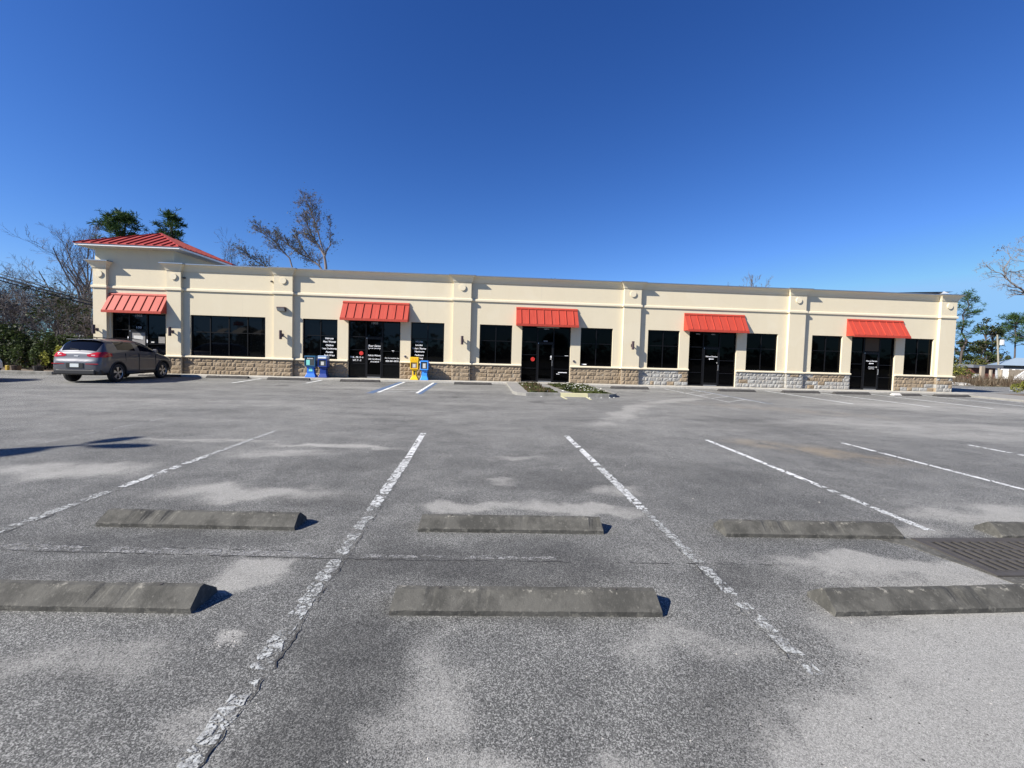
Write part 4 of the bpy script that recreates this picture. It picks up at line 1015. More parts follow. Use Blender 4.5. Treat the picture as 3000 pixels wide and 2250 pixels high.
        for y0,y1,z0,z1 in ((1.155,1.163,.42,1.10),(2.17,2.178,.42,1.04),(.40,.408,.78,1.10)): m.box(sx*.905-.012,sx*.905+.013,y0,y1,z0,z1)
        m.build('door_seam', M['black'], e)
        m=MB(); m.tube([(sx*.60,-.1,1.655),(sx*.61,.4,1.685),(sx*.61,1.2,1.69),(sx*.60,1.7,1.655)],.014,6); m.build('roof_rail', M['black'], e)
        for y in (0,2.64):
            w=empty('wheel',(sx*.81,y,.355)); w.parent=e
            m=MB(); prof=[(-.105,.24),(-.11,.32),(-.085,.35),(0,.355),(.085,.35),(.11,.32),(.105,.24)]; N=32
            for k in range(N):
                t=2*math.pi*k/N
                for (x,rr) in prof: m.v.append((sx*x,rr*math.cos(t),rr*math.sin(t)))
            K=len(prof)
            for k in range(N):
                for j in range(K-1):
                    a=k*K+j; c=((k+1)%N)*K+j; m.f.append((a,c,c+1,a+1)); m.m.append(0)
            m.build('tyre', M['tyre'], w, smooth=True)
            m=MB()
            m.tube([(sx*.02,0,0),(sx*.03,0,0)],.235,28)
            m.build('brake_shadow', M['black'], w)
            m=MB()
            for k in range(5):
                t=2*math.pi*k/5+.3; d=Vector((0,math.cos(t),math.sin(t))); s=Vector((0,-math.sin(t),math.cos(t)))
                for off in (-.28,.28):
                    d2=(d+s*off*.55).normalized(); 
                    m.quad([Vector((sx*.085,0,0))+d*.04-s*.02,Vector((sx*.085,0,0))+d*.04+s*.02,Vector((sx*.075,0,0))+d2*.235+s*.028,Vector((sx*.075,0,0))+d2*.235-s*.028])
            P=[(sx*.085,.236*math.cos(6.283*k/28),.236*math.sin(6.283*k/28)) for k in range(29)]; m.tube(P,.012,5,cap=False)
            m.tube([(sx*.07,0,0),(sx*.095,0,0)],.05,12)
            m.build('rim', M['rim'], w)
    m=MB(); m.tube([(.02,-.72,1.22),(-.34,-.67,1.26)],.01,5); m.build('rear_wiper', M['black'], e)
    m=MB(); m.box(-.08,.08,-.825,-.80,.96,1.0); bevel(m.build('badge', M['rim'], e),.01)
    m=MB(); m.box(-.60,.60,-.52,-.34,1.585,1.605); bevel(m.build('roof_spoiler', paint, e),.006)
    m=MB(); m.tube([(.0,.15,1.66),(.0,-.02,1.72)],[.02,.006],6); m.build('antenna', M['black'], e)
    e.scale=(.93,.95,1.02)
    return e
make_car(M['cartaupe'], 'taupe grey suv seen from its rear corner, parked nose-in by the first entrance', (-15.08,17.6,0), rad(3.0))
make_car(M['carwhite'], 'white vehicle just peeking in at the left frame edge before the thicket', (-21.5,16.7,0), rad(-90))

# ------------------------------------------------------------------ vegetation
def grow(mb, p, d, L, r0, depth, R, P, tips, m=0):
    """recursive limb; P: dict(seg, wander, up, kids, spread, ratio, rr, sides, min)"""
    n = P.get('seg',5); pts=[Vector(p)]; rs_=[r0]; d=Vector(d).normalized(); q=Vector(p)
    end = r0*P.get('endr',.45)
    for i in range(n):
        d = (d + Vector((R.gauss(0,1),R.gauss(0,1),R.gauss(0,1)))*P['wander'] + Vector((0,0,P['up']))).normalized()
        q = q + d*L/n; pts.append(q.copy()); rs_.append(r0+(end-r0)*(i+1)/n)
    mb.tube(pts, rs_, 6 if depth>=P['depth']-1 else (4 if depth>=2 else 3), m, cap=False)
    tips.append((q.copy(), d.copy(), depth))
    if depth<=0: return
    k = P['kids']
    for i in range(k):
        t = P.get('t0',.35)+ (1-P.get('t0',.35))*(i+R.random())/k; t=min(t,.999); fi=t*n; a=int(fi); pos=pts[a].lerp(pts[a+1],fi-a)
        ax = (pts[a+1]-pts[a]).normalized(); o=ax.orthogonal().normalized(); o.rotate(Matrix.Rotation(R.uniform(0,6.283),3,ax))
        sp = P['spread']*R.uniform(.6,1.3)
        nd = ax*math.cos(sp)+o*math.sin(sp)
        grow(mb,pos,nd,L*P['ratio']*R.uniform(.65,1.15)*(1.15-.4*t),max(rs_[a]*P['rr'],P['min']),depth-1,R,P,tips,m)
def bare_tree(loc, h, seed, label, lean=(0,0,1), name='bare_tree', cat='tree', group=None, trunk=None, mat='bark', twigm='twig', depth=5, leaves=0, leafm=None, leafs=.12, P=None):
    R=random.Random(seed); e=empty(name,loc,0,label,cat,group); tips=[]
    PP=dict(depth=depth,seg=6,wander=.13,up=.05,kids=4,spread=.62,ratio=.6,rr=.55,min=.0075,t0=.3,endr=.4); PP.update(P or {})
    r0=trunk or h*.016
    tm=MB(); n=8; pts=[Vector((0,0,0))]; d=Vector(lean).normalized(); q=Vector((0,0,0)); rr=[r0*1.25]; 
    for i in range(n):
        d=(d+Vector((R.gauss(0,.05),R.gauss(0,.05),.0))).normalized(); q=q+d*h*.55/n; pts.append(q.copy()); rr.append(r0*(1-.5*(i+1)/n))
    tm.tube(pts,rr,8); tm.build('trunk', M[mat], e, smooth=True)
    cm=MB()
    K=PP.get('main',8)
    for i in range(K):
        t=.28+.72*(i+R.random()*.6)/K; t=min(.999,t); a=int(t*n); pos=pts[a].lerp(pts[min(a+1,n)],t*n-a); ax=(pts[min(a+1,n)]-pts[a]).normalized()
        o=ax.orthogonal().normalized(); o.rotate(Matrix.Rotation(i*2.4+R.uniform(-.5,.5),3,ax)); sp=PP['spread']*R.uniform(.5,1.15)*(1.2-.7*t)
        grow(cm,pos,ax*math.cos(sp)+o*math.sin(sp),h*(.34+.14*(1-t))*R.uniform(.8,1.15),rr[a]*.6,depth-1,R,PP,tips)
    lm=0
    if leaves:
        T=[t for t in tips if t[2]<=1]
        for k in range(leaves):
            p,dd,_=R.choice(T); c=p+Vector((R.gauss(0,.12),R.gauss(0,.12),R.gauss(0,.12)))
            leaf(cm,c,leafs*R.uniform(.6,1.3),R,1,.9,.55)
    cm.build('crown', [M[twigm], M[leafm or 'brownleaf']], e)
    return e
def pine(loc, h, seed, label, crown=.45, rad_=2.2, group=None, nb=26, clump=240, name='pine_tree', size=.34):
    R=random.Random(seed); e=empty(name,loc,0,label,'tree',group); tm=MB(); n=9; pts=[]; q=Vector((0,0,0))
    for i in range(n+1): pts.append(Vector((R.gauss(0,.06)*i*.5,R.gauss(0,.06)*i*.5,h*.97*i/n)))
    tm.tube(pts,[h*.013*(1-.75*i/n)+.02 for i in range(n+1)],8); tm.build('trunk', M['barkdark'], e, smooth=True)
    cm=MB(); spots=[]
    for i in range(nb):
        t=(i+R.random())/nb; z=h*(1-crown+crown*t*.98); L=rad_*(1-t)**.45*R.uniform(.55,1.1)*(.7+.3*math.sin(t*3)) + .3
        a=R.uniform(0,6.283); base=Vector((0,0,z)); base.xy=pts[min(n,int(z/h*n))].xy
        d=Vector((math.cos(a),math.sin(a),R.uniform(-.05,.45))); P=[base]; dd=d.normalized()
        for k in range(4):
            dd=(dd+Vector((R.gauss(0,.16),R.gauss(0,.16),R.gauss(.07,.1)))).normalized(); P.append(P[-1]+dd*L/4)
        cm.tube(P,[.05,.035,.026,.018,.01],4,0,cap=False)
        for k in range(max(3,int(clump/nb))):
            u=R.uniform(.4,1.0)*4; a0=min(3,int(u)); c=P[a0].lerp(P[a0+1],u-a0)+Vector((R.gauss(0,.26),R.gauss(0,.26),R.gauss(.05,.14)))*(rad_/2.2); spots.append(c)
    for k in range(10): spots.append(Vector((pts[-1].x+R.gauss(0,.3),pts[-1].y+R.gauss(0,.3),h*R.uniform(.95,1.02))))
    for c in spots:
        up=Vector((R.gauss(0,.4),R.gauss(0,.4),1)).normalized(); s=size*R.uniform(.6,1.25)
        for k in range(13):
            a=R.uniform(0,6.283); el=R.uniform(-.5,1.2); d=Vector((math.cos(a)*math.cos(el),math.sin(a)*math.cos(el),math.sin(el))); w=d.cross(Vector((R.gauss(0,1),R.gauss(0,1),R.gauss(0,1)))).normalized()*s*.085
            tip=c+d*s*R.uniform(.7,1.1); cm.quad([c-w*.5,c+w*.5,tip+w*.5,tip-w*.4],1)
    cm.build('crown', [M['barkdark'],M['pine']], e); return e
def shrub(loc, rx, ry, h, n, size, mat, seed, label, name='shrub', cat='shrub', group=None, stems=7, bark='bark', mat2=None, sh=0.):
    R=random.Random(seed); e=empty(name,loc,0,label,cat,group); sm=MB()
    for k in range(stems):
        a=R.uniform(0,6.283); t=R.uniform(.2,.8); P=[Vector((R.gauss(0,.05),R.gauss(0,.05),0))]
        for j in range(4): P.append(Vector((math.cos(a)*rx*t*(j+1)/4+R.gauss(0,.04),math.sin(a)*ry*t*(j+1)/4+R.gauss(0,.04),h*.8*(j+1)/4)))
        sm.tube(P,[.025,.02,.015,.01,.006],4,cap=False)
    sm.build('stems', M[bark], e); cm=MB(); lob=[(R.gauss(0,.42),R.gauss(0,.42),R.uniform(.35,.85),R.uniform(.28,.5)) for _ in range(11)]
    for k in range(n):
        lx,ly,lz,lr=R.choice(lob); d=Vector((R.gauss(0,1),R.gauss(0,1),R.gauss(0,1))).normalized()*lr*R.uniform(.55,1)**.5
        p=Vector(((lx+d.x)*rx,(ly+d.y)*ry,max(.04,(lz+d.z*.8)*h)))
        leaf(cm,p,size*R.uniform(.6,1.3),R,1 if (mat2 and R.random()<.3) else 0,.9,.55)
    cm.build('foliage', [M[mat],M[mat2 or mat]], e); return e
# left: tall bare tree, thicket, evergreens, pots
bare_tree((-27.6,32,0), 10.2, 11, 'tall bare tree fanning up behind the left corner pilaster', lean=(-.12,.1,1), trunk=.16, depth=5, mat='barkdark', P=dict(kids=4,spread=.66,up=.07,main=13,ratio=.6,t0=.2,min=.006))
TH='leafless trees in the thicket left of the building'
for i,(x,y,h,l,lab) in enumerate([(-31.6,29,6.0,(.1,0,1),'broad bare grey tree at the left frame edge'),(-30.2,30,5.6,(-.1,0,1),'bare thicket tree second from the left edge'),(-29.0,28.5,6.3,(.12,0,1),'bare thicket tree with the tallest twigs under the power lines'),
        (-28.0,31,5.7,(-.06,0,1),'bare thicket tree in the middle of the left thicket'),(-27.2,29,5.4,(.05,0,1),'bare thicket tree left of the white house glimpse'),(-33.2,31,5.8,(.2,0,1),'bare tree mostly outside the left frame edge'),
        (-26.3,28,5.2,(.12,0,1),'bare thicket tree nearest the building corner'),(-30.8,27,4.6,(.15,0,1),'low bare tree in front at the left frame edge'),(-34.6,34,6.4,(.1,0,1),'far bare tree behind the left thicket'),(-28.6,35,6.2,(0,0,1),'bare tree at the back of the left thicket')]):
    bare_tree((x,y,0), h, 60+i, lab, lean=l, group=TH, trunk=.07, depth=4, mat='barkdark' if i%2 else 'bark', leaves=260 if i%3==0 else 60, leafm='oliveleaf', leafs=.13, P=dict(kids=5,spread=.8,main=11,up=.03,wander=.2,t0=.15,ratio=.64,min=.009))
bare_tree((-23.4,25.5,0), 4.6, 91, 'dark-leaved straggly tree right against the building corner', lean=(-.1,0,1), trunk=.06, depth=4, leaves=900, leafm='darkleaf', leafs=.15, P=dict(kids=4,spread=.8,main=9,min=.008))
EV='dark evergreen shrubs under the thicket'
for i,(x,y,rx,h,m,lab) in enumerate([(-23.0,23.6,1.3,1.9,'darkleaf','glossy evergreen shrub behind the car tail'),(-25.0,24.2,1.5,2.2,'darkleaf','dark evergreen shrub right of the yellow guy guard'),(-27.2,25.0,1.6,2.1,'darkleaf','dark evergreen shrub behind the yellow guy guard'),
        (-29.2,25.5,1.5,1.9,'darkleaf','dark evergreen shrub at the left frame edge'),(-21.5,24.5,1.2,1.7,'midleaf','mid green shrub between car roof and corner pilaster'),(-31.5,26,1.8,2.4,'darkleaf','large dark shrub beyond the left frame edge')]):
    shrub((x,y,0), rx, rx*.7, h, 3200, .15, m, 120+i, lab, group=EV, mat2='midleaf')
b=MB(); R=random.Random(77)
for k in range(15000):
    x=R.uniform(-42,-19.7); y=R.uniform(23.5,33); z=abs(R.gauss(0,.55)); leaf(b,(x,y,z),R.uniform(.1,.24),R,R.choice((0,0,1)),.9,.5)
for k in range(1400):
    x=R.uniform(-40,-20); y=R.uniform(24,33); p=Vector((x,y,0)); d=Vector((R.gauss(0,.3),R.gauss(0,.3),1)).normalized(); L=R.uniform(1,3.2)
    b.tube([p,p+d*L*.5+Vector((R.gauss(0,.1),0,0)),p+d*L],[.016,.012,.006],3,2,cap=False)
b.build('undergrowth', [M['darkleaf'],M['brownleaf'],M['bark']], kind='stuff')
PG='potted plants along the left kerb'
for i,(x,y,s,m,lab) in enumerate([(-19.9,21.4,.36,'yellowleaf','pale yellow-green potted plant touching the car silhouette'),(-20.9,21.5,.42,'midleaf','bushy potted plant second from the car'),(-22.0,21.6,.45,'midleaf','low green potted plant in the middle of the pot row'),(-23.1,21.5,.42,'midleaf','leafy potted plant beside the yellow guy guard foot'),(-24.2,21.7,.4,'darkleaf','dark potted plant left of the yellow guy guard'),(-25.4,21.8,.45,'midleaf','leftmost potted plant near the white vehicle')]):
    e=shrub((x,y,.02), s, s, .95, 520, .1, m, 150+i, lab, 'potted_plant', 'potted plant', PG, 4)
    for ch in e.children: ch.location=(0,0,.22)
    m=MB(); m.tube([(0,0,0),(0,0,.3)],[.16,.2],12); m.build('pot', M['pot' if i%2 else 'terracotta'] if i!=3 else M['pot'], e)
e=empty('guy_wire',(-24.1,24,0),0,'guy wire with a bright yellow guard slanting over the shrubs','guy wire')
m=MB(); m.tube([(.02,0,.35),(-.9,0,1.36)],.035,6); m.build('guard', M['yguard'], e); m=MB(); m.tube([(.2,0,.0),(-6.4,0,7.5)],.006,4); m.build('cable', M['wire'], e)
m=MB(); m.box(-.06,.06,-.05,.05,.02,.34); o=m.build('marker_post', M['yguard'], None, label='small yellow marker post among the left flowerpots', cat='post'); o.location=(-21.95,21.2,0); bevel(o,.02)
for i,(z0,z1,rr) in enumerate(((6.35,4.55,.024),(6.14,4.38,.042),(6.05,4.25,.034))):
    m=MB(); P=[]
    for k in range(-28,15):
        t=k/14; X=-36+t*16.5; Zz=7.05-.25*i+(3.0-7.05+.05*i)*t - (math.sin(math.pi*t)*.25 if t>0 else t*.4); P.append((X*.8, 24+.15*i, 1.6+(Zz-1.6)*.8))
    m.tube(P,rr,5); m.build('power_line', M['wire'], None, label=['thin upper power line crossing the sky left of the building','thick power line, the middle one at the left','lowest power line crossing above the thicket'][i], cat='power line', group='power lines at the left')
# pale house glimpsed through the thicket
e=empty('garden_house',(-36,48,0),0,'pale house glimpsed through the twigs left of the building','house')
m=MB(); m.box(-9,7,0,7,0,3.0); m.build('wall', simple('pale_siding',(.3,.31,.33),.8), e); m=MB(); m.extrude_x([(-.5,3.0),(3.5,4.3),(7.5,3.0)][::-1],-9.5,7.5); m.build('roof', M['greywall'], e)
m=MB()
for x in (-6,-1.5,3): m.box(x,x+1.2,-.03,.02,.9,2.2)
m.build('window', M['glass'], e)
# trees behind the building
BT='trees rising behind the building'
pine((-35.8,45,0), 14.0, 5, 'dense dark pine crown behind the red tower roof', .3, 2.9, BT, 30, 480, size=.45)
pine((-33.4,47,0), 13.0, 8, 'small ragged pine crown between the dense pine and the round one', .2, 1.5, BT, 14, 150)
pine((-31.4,45,0), 14.3, 6, 'round-topped slender pine right of the tower apex', .3, 1.7, BT, 20, 300, size=.42)
bare_tree((-27.2,46,0), 12.9, 31, 'bare twiggy tree behind the tower eave', group=BT, trunk=.14, depth=5, mat='barkdark', P=dict(kids=4,spread=.6,main=11))
# leaning tree with sparse leaves: main limbs follow the real sweep to the left
def limb_tree(loc, limbs, label, seed, sub, leaves, name='leaning_tree', leafm='oliveleaf', bark='bark', leafs=.14, group=None, subP=None, lc=.16, spots=None):
    R=random.Random(seed); e=empty(name,loc,0,label,'tree',group); o=Vector(loc); tips=[]; tm=MB(); cm=MB()
    PP=dict(depth=sub,seg=5,wander=.14,up=.06,kids=4,spread=.5,ratio=.6,rr=.55,min=.008,t0=.2,endr=.4); PP.update(subP or {})
    for li,(pts,r0,r1,L) in enumerate(limbs):
        P=[Vector(p)-o for p in pts]; Q=[]
        for i in range(len(P)-1):
            for k in range(3): Q.append(P[i].lerp(P[i+1],k/3)+Vector((R.gauss(0,.03),R.gauss(0,.05),R.gauss(0,.03))))
        Q.append(P[-1]); N=len(Q); rr=[r0+(r1-r0)*i/(N-1) for i in range(N)]
        tm.tube(Q,rr,6,cap=False)
        k=int(L[1])
        for j in range(k):
            t=L[0]+(1-L[0])*(j+R.random())/k; f=min(t*(N-1),N-1.001); a=int(f); pos=Q[a].lerp(Q[a+1],f-a); ax=(Q[a+1]-Q[a]).normalized()
            oo=ax.orthogonal().normalized(); oo.rotate(Matrix.Rotation(R.uniform(0,6.283),3,ax)); sp=PP['spread']*R.uniform(.6,1.3)
            grow(cm,pos,ax*math.cos(sp)+oo*math.sin(sp),L[2]*R.uniform(.6,1.2),max(rr[a]*.5,.01),sub,R,PP,tips)
    T=[t for t in tips if t[2]<=1]
    if T:
        hub=[R.choice(T) for _ in range(max(1,leaves//26))] if leaves else []
        for k in range(leaves):
            p,dd,_=R.choice(hub) if R.random()<.75 else R.choice(T); leaf(cm,p+Vector((R.gauss(0,lc),R.gauss(0,lc),R.gauss(0,lc*1.3))),leafs*R.uniform(.6,1.3),R,1,.9,.5)
    tm.build('trunk', M[bark], e, smooth=True); cm.build('crown', [M['barkpale' if bark=='barkpale' else 'twig'],M[leafm]], e); return e
def px32(x,z,dy=0): return (x,32+dy,z if z<7.3 else 7.3+(z-7.3)*.88)
limb_tree((-11.0,32,0), [
    ([px32(-11.0,0),px32(-11.3,4),px32(-11.5,7.2),px32(-11.68,8.22)],.14,.085,(.9,1,.7)),
    ([px32(-11.68,8.22),px32(-12.15,9.2,.2),px32(-12.65,9.9,.4),px32(-13.1,10.8,.6),px32(-13.4,11.6,.7)],.07,.018,(.15,20,.85)),
    ([px32(-11.70,8.4),px32(-11.9,9.6,-.2),px32(-12.2,10.7,-.4),px32(-12.5,11.7,-.5),px32(-12.75,12.4,-.5)],.06,.012,(.3,18,.85)),
    ([px32(-11.65,8.3),px32(-11.4,9.4,.3),px32(-11.42,10.5,.4),px32(-11.5,11.5,.4)],.045,.01,(.2,9,.38)),
    ([px32(-11.0,0),px32(-11.5,5),px32(-12.0,7.3,.5),px32(-13.1,8.3,.8),px32(-14.3,9.0,1.),px32(-15.3,10.0,1.)],.10,.025,(.42,24,.75)),
    ([px32(-13.1,8.3,.8),px32(-13.8,9.4,1.),px32(-14.3,10.3,1.2)],.05,.012,(.15,12,.55)),
    ([px32(-12.6,0,-.6),px32(-13.2,6,-.5),px32(-14.0,7.9,-.4),px32(-15.0,9.2,-.3),px32(-16.0,10.0,-.3)],.08,.018,(.5,20,.75)),
    ([px32(-13.4,0,1),px32(-14.6,6,1),px32(-16.2,7.4,1),px32(-17.6,8.3,1)],.07,.015,(.55,22,.7))],
    'leaning half-bare tree sweeping left above the roofline', 3, 3, 2300, group=BT, lc=.24, leafs=.12, subP=dict(kids=5,spread=.62,min=.007))
bare_tree((29.7,45,0), 12.4, 47, 'small bare treetop above the roof between the fourth and fifth bays', group=BT, trunk=.13, depth=5, mat='barkdark', P=dict(kids=4,spread=.4,main=10,up=.1,ratio=.5))
b=MB(); b.tube([(3.85,24.4,4.9),(3.83,24.4,5.75),(3.72,24.4,5.9)],.02,5); b.tube([(3.84,24.4,5.7),(3.95,24.4,5.92)],.016,5); b.build('roof_vent_stub', M['wire'], None, label='tiny forked stub sticking up above the roof edge over the third bay', cat='vent')
# right side: pines, mixed trees, house, fence
RT='trees right of the building'
pine((71.9,60,0), 12.2, 15, 'tall slim pine just right of the building corner', .62, 3.4, RT, 22, 210, size=.5)
R_=random.Random(4)
def leafy(loc,h,rx,n,mat,seed,label,size=.3,mat2=None,cb=.25):
    R=random.Random(seed); e=empty('leafy_tree',loc,0,label,'tree',RT); tm=MB(); tm.tube([(0,0,0),(.1,0,h*.4),(0,0,h*.85)],[h*.02,h*.014,.04],7); tm.build('trunk', M['barkdark'], e); cm=MB()
    cl=[]
    for k in range(34):
        t=R.random(); z=h*(cb+(1-cb)*t); rr=rx*math.sin(math.pi*min(.97,(t*.75+.22)))*R.uniform(.3,1.); a=R.uniform(0,6.283); c=Vector((rr*math.cos(a),rr*math.sin(a),z)); cl.append((c,R.uniform(.35,.8)*rx*.36)); cm.tube([(0,0,z*.8),c*.6+Vector((0,0,z*.35)),c],[.07,.045,.02],4,0,cap=False)
    for k in range(n):
        c,s=R.choice(cl); d=Vector((R.gauss(0,1),R.gauss(0,1),R.gauss(0,.7))).normalized()*s*R.random()**.4; leaf(cm,c+d,size*R.uniform(.6,1.3),R,1 if R.random()<.75 else 2,.9,.55)
    cm.build('crown',[M['barkdark'],M[mat],M[mat2 or mat]],e); return e
leafy((88.4,70,0),9.8,3.2,2500,'darkleaf',1,'dark ragged tree with a narrow top left of the utility pole',.34,'oliveleaf',.1)
leafy((86.2,72,0),6.0,2.6,2000,'darkleaf',2,'low dark tree in front of the narrow-topped one',.32,'midleaf',.05)
leafy((92.3,72,0),8.3,2.4,1500,'oliveleaf',3,'olive brown tree directly behind the utility pole',.32,'brownleaf',.15)
leafy((95.4,76,0),5.8,4.0,3000,'darkleaf',6,'low dark tree behind the blue roofed house',.34,'oliveleaf',.05)
leafy((73.6,58,0),3.6,2.2,2200,'midleaf',7,'small green tree at the foot of the tall slim pine',.25,'darkleaf',.05)
leafy((70.0,56,0),2.6,2.0,1600,'oliveleaf',9,'brownish bush tree hugging the building corner',.22,'yellowleaf',.05)
pine((97.0,72,0),10.8,19,'broad pine at the right frame edge',.5,3.8,RT,24,300,size=.55)
pine((101.5,73,0),11.5,23,'second broad pine cut by the right frame edge',.5,3.8,RT,24,280,size=.55)
for i,(x,y) in enumerate(((84,76),(79.5,75),(76.5,74),(90,80))):
    leafy((x,y,0),(5.5,4.2,3.9,6.5)[i],3.2,1800,'darkleaf',30+i,['low far tree left of the dark ragged tree','low far tree between the slim pine and the ragged tree','low far tree just right of the slim pine','tree behind the low dark trees'][i],.34,'oliveleaf',.05)
def px26(x,z,dy=0): return (x,26+dy,z)
limb_tree((38.6,26,0), [
    ([px26(38.6,0),px26(38.2,3),px26(37.4,5.2),px26(36.3,6.1),px26(35.3,6.6)],.22,.085,(.85,3,1.0)),
    ([px26(35.3,6.6),px26(34.5,7.0),px26(33.95,7.35),px26(33.2,7.75,.1),px26(32.6,8.2,.1)],.06,.014,(.2,12,.8)),
    ([px26(34.0,7.3),px26(33.9,7.9,.1),px26(34.2,8.5,.1),px26(34.0,9.2,.1)],.045,.012,(.1,10,.6)),
    ([px26(34.9,6.8),px26(34.2,6.75,-.2),px26(33.5,6.95,-.2)],.04,.012,(.3,6,.5)),
    ([px26(36.3,6.1),px26(36.1,7.4,.3),px26(36.0,8.6,.3),px26(35.6,9.7,.3)],.09,.02,(.2,14,1.0)),
    ([px26(37.4,5.2),px26(37.6,7.2,.4),px26(37.4,9.4,.4)],.12,.03,(.2,12,1.4)),
    ([px26(34.2,7.8),px26(35.2,7.9,.2),px26(36.0,8.0,.2)],.035,.015,(.2,6,.5))],
    'pale bare tree reaching in from the right frame edge', 13, 3, 40, 'bare_tree', 'brownleaf', 'barkpale', .12, None, dict(spread=.75,up=.03,kids=3,min=.006))
shrub((31.15,22.0,.03), .86, .8, 1.0, 6500, .07, 'yellowleaf', 71, 'rounded yellow-green hedge bush at the right frame edge', 'hedge_bush', 'bush', None, 10, mat2='midleaf')
for i,(x,y) in enumerate(((49.4,41),(45.0,38))):
    shrub((x,y,0), (1.0,1.5)[i],1.2,(1.3,1.9)[i], 1300, .14, 'oliveleaf', 75+i, ['smaller olive bush left of the weathered posts','olive bush against the right end of the shop'][i], 'shrub','shrub',None,8,mat2='yellowleaf')
b=MB(); R=random.Random(6)
for k in range(9000):
    x=R.uniform(27,75); y=30.6+abs(R.gauss(0,3.5)); h=R.uniform(.25,.9); p=Vector((x,y,0)); d=Vector((R.gauss(0,.25),R.gauss(0,.25),1)).normalized(); s=Vector((R.uniform(.008,.02),0,0))
    b.quad([p-s,p+s,p+d*h+s*.4,p+d*h-s*.4],R.choice((0,0,1)))
for k in range(2500):
    leaf(b,(R.uniform(27,75),R.uniform(30.6,39),abs(R.gauss(0,.3))),R.uniform(.08,.16),R,R.choice((0,1,2)),.9,.5)
b.build('dry_weeds', [M['brownleaf'],simple('straw',(.26,.2,.13),.9,var=.3),M['oliveleaf']], kind='stuff')
e=empty('utility_pole',(65.1,50,0),0,'weathered utility pole with a white box behind the blue roof','utility pole')
m=MB(); m.tube([(.3,0,0),(.0,0,2.2),(-.42,0,5.6)],[.12,.1,.08],8); m.build('pole', M['poleg'], e); m=MB(); m.box(-.1,.25,-.3,-.05,4.3,4.95); bevel(m.build('transformer_box', M['white_fascia'], e),.03)
e=empty('house',(65.0,50,0),rad(-40),'white house with a shallow blue-grey hip roof at the right edge','house')
m=MB(); m.box(.4,12,.3,4.2,0,1.75); m.build('wall', M['whitewall'], e)
m=MB(); m.v=[(0,-.3,1.76),(12.6,-.3,1.76),(12.6,4.6,1.76),(0,4.6,1.76),(2.0,2.1,2.75),(10,2.1,2.75)]; m.f=[(0,1,5,4),(1,2,5),(2,3,4,5),(3,0,4),(3,2,1,0)]; m.m=[0]*5; m.build('roof', M['roofblue'], e)
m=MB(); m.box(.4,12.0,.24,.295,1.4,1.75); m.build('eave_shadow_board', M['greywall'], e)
m=MB(); m.box(1.2,2.0,.26,.31,.3,1.2); m.build('window', M['glass'], e)
e=empty('shed',(60.8,48,0),0,'low red-brown and slate shed left of the blue roofed house','shed')
m=MB(); m.box(-1.8,1.4,0,3,0,1.35); m.build('wall', M['redbrown'], e); m=MB(); m.box(-2.0,1.9,-.4,3.3,1.36,1.72); m.build('roof', M['greywall'], e); m=MB(); m.box(-1.6,-.2,-.05,-.004,.1,.62); m.build('door', M['whitewall'], e)
e=empty('plank_fence',(66,45,0),0,'grey wooden plank fence in front of the white house','fence')
m=MB(); R=random.Random(2)
for k in range(60):
    x=-6+k*.2; m.box(x,x+.18,0,.03,0,1.25+R.uniform(-.03,.06))
m.build('planks', M['wood'], e); m=MB(); 
for z in (.3,1.0): m.box(-6,6,.031,.08,z,z+.09)
m.build('rail', M['wood'], e)
for i,(x,h,w) in enumerate(((52.9,1.55,.22),(53.9,1.2,.09),(55.1,1.25,.08))):
    m=MB(); m.box(-w,w,-.1,.1,0,h); o=m.build('wooden_post', M['wood'], None, label=['thick weathered post right of the building','thin leaning post second from the thick one','thin post nearest the white railing'][i], cat='post', group='weathered posts in the weeds'); o.location=(x,42,0); bevel(o,.02)
e=empty('stair_railing',(57.6,42,0),0,'white slatted railing slanting in front of the fence','railing')
m=MB()
for k in range(9): m.box(-.9+k*.16,-.86+k*.16,0,.04,.1+k*.03,.55+k*.1)
m.tube([(-.95,.02,.2),(.6,.02,1.45)],.035,6); m.tube([(-.95,.02,.05),(.6,.02,.35)],.03,6); m.build('slats', M['whitewall'], e)
m=MB(); m.quad([(0,0,.1),(.3,.02,.1),(.75,0,1.0),(.5,-.05,1.1)]); m.box(.2,.34,-.02,.03,.05,.9); o=m.build('advert_board', M['redcloth'], None, label='bright red panel leaning on the plank fence', cat='board'); o.location=(58.9,42.5,0)
e=empty('upturned_boat',(38.0,31.6,0),0,'pale upturned boat-like shape in the weeds right of the building','boat')
m=MB(); m.v=[(-1,-.3,0),(1,-.3,0),(1,.3,0),(-1,.3,0),(-.5,-.1,.25),(.5,-.1,.2),(.5,.1,.2),(-.5,.1,.25)]; m.f=[(0,1,5,4),(1,2,6,5),(2,3,7,6),(3,0,4,7),(4,5,6,7)]; m.m=[0]*5; bevel(m.build('hull', M['paper'], e),.05)
# side lot paint
strip(PLN, 30.4,26.9,33.9,27.3,.12, M['white_paint'], 51); strip(PLN, 34.3,24.9,35.6,26.6,.12, M['white_paint'], 52)

